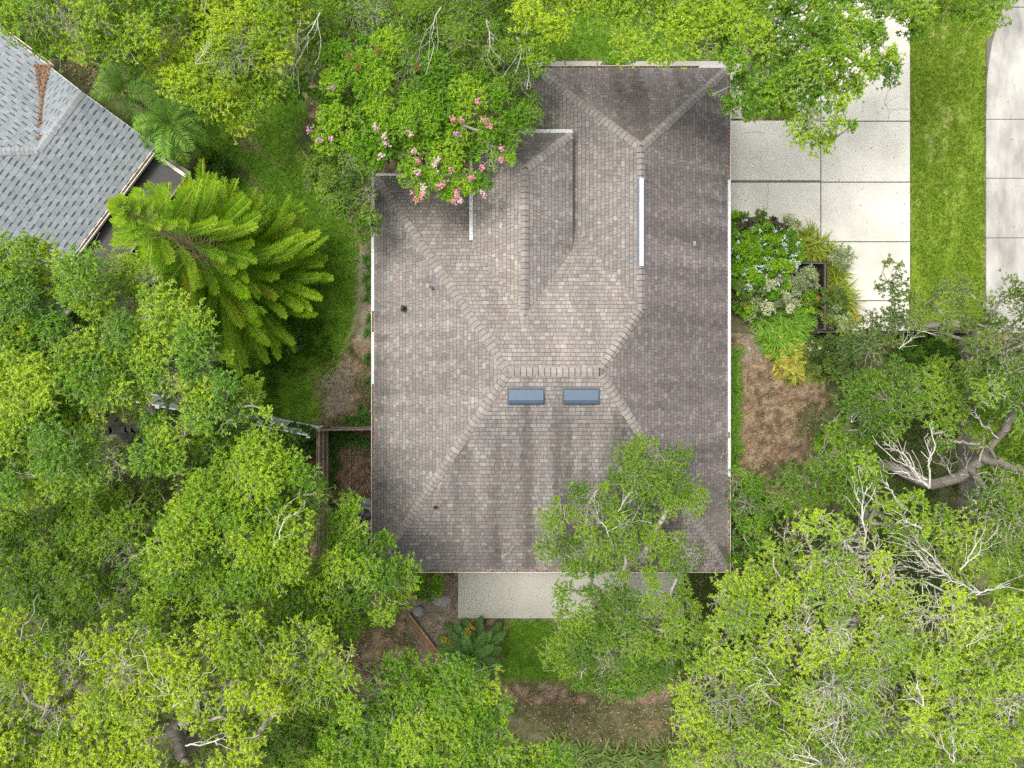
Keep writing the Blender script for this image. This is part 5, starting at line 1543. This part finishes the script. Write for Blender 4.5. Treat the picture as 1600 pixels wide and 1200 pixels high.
def star_pine(px, py, label):
    """tall young pine with whorled, comb-leaved branches"""
    rng = np.random.default_rng(12)
    Ht = 8.6
    top = P(184, 318, Ht)
    base = P(412, 462, 0.0)
    root = empty("star_pine", (base[0], base[1], 0), label, "pine tree")
    org = np.array([base[0], base[1], 0])
    m = MB()
    pathf = lambda t: base * (1 - t) + top * t + np.array([.12 * math.sin(3 * t), .08 * math.sin(4 * t), 0])
    for i in range(16):
        a, b = i / 16, (i + 1) / 16
        m.tube(pathf(a) - org, pathf(b) - org, .15 * (1 - a) + .022, .15 * (1 - b) + .022, 8, (0.40, 0.29, 0.23), cap=False)
    m.build("trunk", M_BARK, root)
    levels = [(.16, 18, 3.4), (.20, 19, 3.75), (.235, 19, 3.85), (.27, 20, 3.9), (.305, 20, 3.85), (.34, 20, 3.75), (.375, 19, 3.6), (.41, 18, 3.45), (.445, 17, 3.25), (.48, 15, 3.05), (.515, 14, 2.85), (.56, 12, 2.6), (.61, 10, 2.4), (.66, 8, 2.1), (.73, 7, 1.9), (.795, 6, 1.55), (.855, 6, 1.2), (.905, 6, .85), (.95, 6, .55), (.99, 7, .34)]
    for li, (t, nb, L) in enumerate(levels):
        o0 = pathf(t) - org
        ph = rng.uniform(0, 6)
        for k in range(nb):
            az = ph + 2 * math.pi * k / nb + rng.normal() * .12
            l = L * (rng.uniform(.6, 1.06) if t < .6 else rng.uniform(.8, 1.06))
            sw = rng.normal() * .035
            d = np.array([math.cos(az), math.sin(az), 0]); s = np.array([-d[1], d[0], 0])
            ang = .34 + .4 * max(0, t - .55) + rng.normal() * .15
            p = o0.copy(); path = [p]; dirs = []
            ns = 14
            for i in range(ns):
                v = d * math.cos(ang) + np.array([0, 0, 1]) * math.sin(ang)
                dirs.append(v); p = p + v * l / ns; path.append(p)
                ang += (-.060 if i < ns * .5 else .060) + rng.normal() * .02
                d = d * math.cos(sw) + s * math.sin(sw)
            path = np.array(path); dirs = np.array(dirs + [dirs[-1]])
            V, Fs, C = [], [], []; b = 0
            st = .30 if l > 1.2 else .12
            M = int(l * 21) + 6
            tt = st + (1 - st) * np.linspace(0, .995, M)
            ii = tt * ns; i0 = np.minimum(ii.astype(int), ns - 1); fr = (ii - i0)[:, None]
            pos = path[i0] * (1 - fr) + path[i0 + 1] * fr
            dr = dirs[i0]
            up = np.cross(dr, s); up = np.where(up[:, 2:3] < 0, -up, up)
            young = .50 + .20 * t; bj_ = rng.normal() * .17
            for sd, vup, wl in ((-1, .45, 1.0), (1, .45, 1.0), (-1, 1.0, .85), (1, 1.0, .85)):
                ld = s * sd * 1.0 + dr * .8 + up * vup + rng.normal(size=(M, 3)) * .10
                env = np.clip((tt - st) / .12, .35, 1) * np.clip((1.05 - tt) / .16, .3, 1) ** .7
                ll = .33 * wl * env * rng.uniform(.85, 1.12, M) * (0.55 + .45 * min(1, l / 1.6))
                kk = np.clip(young + bj_ + rng.normal(size=M) * .12 + .45 * (tt - .6), 0, 1)[:, None]
                c0, c1, c2 = np.array([.080, .190, .010]), np.array([.220, .430, .014]), np.array([.420, .610, .028])
                col = np.where(kk < .5, c0 + (c1 - c0) * kk * 2, c1 + (c2 - c1) * (kk - .5) * 2) * rng.uniform(.85, 1.15, (M, 1))
                v, fq, cc = kites(pos, ld, up - s * sd * vup, ll, np.full(M, .028), col, fold=.12, droop=-.12)
                V.append(v); Fs.append(fq + b); C.append(cc * (1.0 if rng.random() > .03 else np.array([1.1, .62, .6]))); b += len(v)
            rw = .018
            rr = np.concatenate([path - s * rw, path + s * rw]); nn = len(path)
            V.append(rr); Fs.append(np.array([[i, i + 1, nn + i + 1, nn + i] for i in range(nn - 1)]) + b); C.append(np.tile(np.array([.33, .26, .13]), (2 * nn, 1)))
            mesh_np("branch", np.concatenate(V), [np.concatenate(Fs)], M_NEEDLE, np.clip(np.concatenate(C), 0, .8), root)
star_pine(402, 448, "tall bright green star pine with comb-like branches leaning over the neighbouring porch")

def shrub(px, py, r, h, pal, label, seed, group=None, leaf=.068, flowers=None, sx=1, sy=1, lw=.5, lai=2.5, name="shrub", young=.5, cr=None, cat="shrub", fcol=None, nf=0, upright=.2, per=8):
    root = tree(name, label, cat, [ring(px, py, r, 12, sx, sy)], h, pal, seed, group, trunk=[(px, py, 0), (px + 2, py + 1, h * .35)], leaf=leaf, lw=lw, rad=cr or (.16, .3), spacing=.27, lai=lai, lower=.3, drop=.35, dome=.25, bare=.02, young=young,
                parts=("stem", "foliage"), flat=.7, twig_r=.004, stemmy=True, upright=upright, per=per)
    if nf:
        rng = np.random.default_rng(seed + 1)
        cN_ = P(px, py, h)
        org = np.array(root.location)
        for i in range(nf):
            a, q = rng.uniform(0, 2 * math.pi), r * .95 * math.sqrt(rng.random())
            c = P(px + q * sx * math.cos(a), py + q * sy * math.sin(a), h + rng.uniform(.30, .50))
            n = 14
            pp = c + rng.normal(size=(n, 3)) * np.array([.035, .035, .02])
            V, Fq, C = kites(pp - org, rand_unit(n, rng), np.array([0, 0, 1.0]) + rng.normal(size=(n, 3)) * .4, rng.uniform(.045, .08, n), rng.uniform(.045, .07, n), np.array(fcol)[None] * rng.uniform(.85, 1.1, (n, 1)))
            mesh_np("blossoms", V, [Fq], M_PETAL, np.clip(C, 0, .9), root)
    return root
BLUE = (.66, .74, .88)
shrub(1165, 372, 30, .9, 'lime', "blue-flowered bush against the right gutter, top end of the bed", 401, nf=14, fcol=BLUE)
shrub(1190, 408, 39, 1.0, 'lime', "large blue-flowered bush around the dark spiky rosette", 402, nf=26, fcol=BLUE)
shrub(1232, 395, 22, 1.0, 'lime', "blue-flowered bush with the densest pale blossoms, beside the yellow-green grass edging", 403, nf=30, fcol=(.74, .80, .92), sy=1.5)
shrub(1160, 430, 31, .9, 'lime', "blue-flowered bush at the gutter below the other blue-flowered bushes", 404, nf=12, fcol=BLUE)
shrub(1208, 440, 29, .8, 'lime', "plain bright green bush in the middle of the driveway bed", 405, nf=3, fcol=BLUE)
shrub(1165, 350, 11, 1.1, 'purple', "dark leaved plant with large leaves at the gutter, top of the bed", 406, leaf=.2, lw=.4, lai=1.1, per=6)
shrub(1214, 350, 11, 1.2, 'purple', "upright dark purple leaved plant at the driveway end of the bed", 407, leaf=.2, lw=.38, lai=1.2, per=6)
shrub(1150, 345, 17, .8, 'lime', "small bright green bush at the top corner of the bed, against the gutter", 436)
shrub(1196, 368, 22, .85, 'lime', "bright green bush just below the two dark leaved plants", 437, nf=6, fcol=BLUE)
shrub(1225, 372, 20, .8, 'lime', "bright green bush beside the topmost yellow-green grass edging", 438, nf=8, fcol=BLUE)
shrub(1160, 405, 24, .8, 'lime', "bright green blue-flowered bush at the gutter left of the dark spiky rosette", 439, nf=12, fcol=BLUE)
shrub(1190, 345, 17, .7, 'grey', "grey-green bush between the two dark leaved plants", 408, leaf=.07)
shrub(1233, 352, 17, .7, 'pale', "small pale leaved bush at the top right tip of the bed", 409, leaf=.07)
shrub(1235, 437, 22, .8, 'pale', "white variegated bush beside the garden fence's upper corner", 410, leaf=.075)
shrub(1262, 440, 20, .8, 'pale', "white variegated bush inside the garden fence corner", 411, leaf=.075)
shrub(1206, 462, 27, .7, 'pale', "white variegated bush in the middle of the bed above the strap-leaved clumps", 412, leaf=.075)
shrub(1236, 468, 18, .7, 'pale', "white variegated bush by the red flowers", 413, leaf=.075)
shrub(1180, 480, 21, .6, 'pale', "white variegated bush nearest the brown mulch", 414, leaf=.075, young=.4)
shrub(1152, 462, 21, .6, 'grey', "broad-leaved grey-green bush by the gutter above the mulch", 415, leaf=.11)
shrub(1162, 482, 18, .5, 'lime', "small bright green bush at the mulch edge by the gutter", 416)
shrub(1268, 472, 17, .8, 'lime', "green bush with two red blooms over the dark garden fence", 417, nf=3, fcol=(.5, .12, .07))
shrub(1316, 402, 21, .7, 'pale', "loose pale bush at the slab joint beside the driveway bed", 418, leaf=.07, lai=1.2, young=.35)
shrub(1300, 478, 26, .8, 'grey', "grey-green bush right of the dark garden fence", 419, leaf=.07, sy=1.3)
shrub(1305, 497, 20, .7, 'pale', "white variegated bush right of the dark garden fence", 420, leaf=.07)
shrub(1290, 552, 34, .9, 'grey', "grey-green bush with white blooms just below the dark garden fence", 421, leaf=.07, nf=5, fcol=(.75, .72, .62))
shrub(1318, 560, 30, .9, 'grey', "grey-green bush under the grey-leaved oak's edge", 422, leaf=.07, nf=6, fcol=(.75, .72, .62), sy=1.3)
shrub(335, 262, 30, 1.0, 'dark', "round dark shrub beside the neighbouring porch corner", 423, leaf=.07, lai=2.4, young=.3)
shrub(372, 590, 30, 1.3, 'dark', "dark shrub at the foot of the bright star pine", 424, leaf=.08, lai=1.8)
shrub(460, 530, 24, 1.0, 'dark', "small dark shrub at the lawn edge below the star pine", 425, leaf=.08, lai=1.6)
shrub(668, 912, 26, .9, 'lime', "bright green bush against the lower wall left of the patio", 426, leaf=.08, young=.35)
shrub(728, 983, 13, .6, 'croton', "yellow and orange leaved plant above the sago palm", 427, leaf=.13, lw=.5, lai=1.3)
shrub(700, 1000, 9, .4, 'croton', "little orange leaved plant left of the sago palm", 428, leaf=.12, lw=.5, lai=1.2)
shrub(1290, 690, 18, .8, 'lime', "bright green bush in the gap beside the mulch path", 429, leaf=.08)
shrub(1170, 770, 26, 1.2, 'lime', "bright green bush by the roof edge above the dense corner shrub", 430, leaf=.08, young=.3)
shrub(470, 745, 26, 1.2, 'dark', "dark shrub outside the brown fence under the rounded oak", 431, leaf=.09)
shrub(455, 690, 30, 1.2, 'dark', "dark shrub just below the white vinyl fence", 432, leaf=.09, sx=1.5)
shrub(1445, 545, 30, .9, 'dark', "dark green strap-like shrub in the shade below the long board fence", 433, leaf=.14, lw=.25, sx=1.6)
shrub(965, 97, 14, .5, 'lime', "small bright bush at the footpath by the top roof edge", 434, leaf=.07, sx=2.0, sy=.6)

# ------------------------------------------------------------------ low weeds under the trees
UND = [[(-80, 380), (420, 500), (440, 640), (300, 960), (-80, 990)], [(-80, 960), (560, 960), (530, 1100), (820, 1150), (840, 1280), (-80, 1280)], [(1060, 880), (1210, 740), (1300, 660), (1330, 560), (1680, 520), (1680, 1280), (1040, 1280)],
       [(480, -60), (840, -60), (840, 150), (600, 260), (490, 200)], [(-80, -60), (440, -60), (330, 210), (220, 150), (-80, 20)], [(330, 480), (520, 440), (520, 560), (400, 620), (330, 600)]]
pts, cols = [], []
for pl in UND:
    p = scatter(pl, 420, 0.0)
    nz = fbm(p[:, 0] * .6, p[:, 1] * .6, 71) * .6 + fbm(p[:, 0] * 2.2, p[:, 1] * 2.2, 72) * .4
    k = nz + RNG.normal(size=len(p)) * .04 > .46
    p = p[k]; nz = nz[k]
    p[:, 2] = RNG.random(len(p)) ** 2 * np.clip((nz - .42) * 2.2, .05, .6)
    c = np.array([.06, .135, .016])[None] * RNG.uniform(.55, 1.6, (len(p), 1)) * np.array([1.0, 1.0, 1.0])
    c[:, 0] *= RNG.uniform(.8, 1.5, len(p))
    pts.append(p); cols.append(c)
p = np.concatenate(pts); c = np.concatenate(cols); n = len(p)
L = RNG.uniform(.07, .14, n)
V, Fq, C = kites(p, rand_unit(n) + np.array([0, 0, .35]), np.array([0, 0, 1.0]) + RNG.normal(size=(n, 3)) * .5, L, L * .45, c)
tag(mesh_np("ground_cover", V, [Fq], M_LEAF, C), "low dark green weeds and ground cover under the trees", "ground cover", kind="stuff")
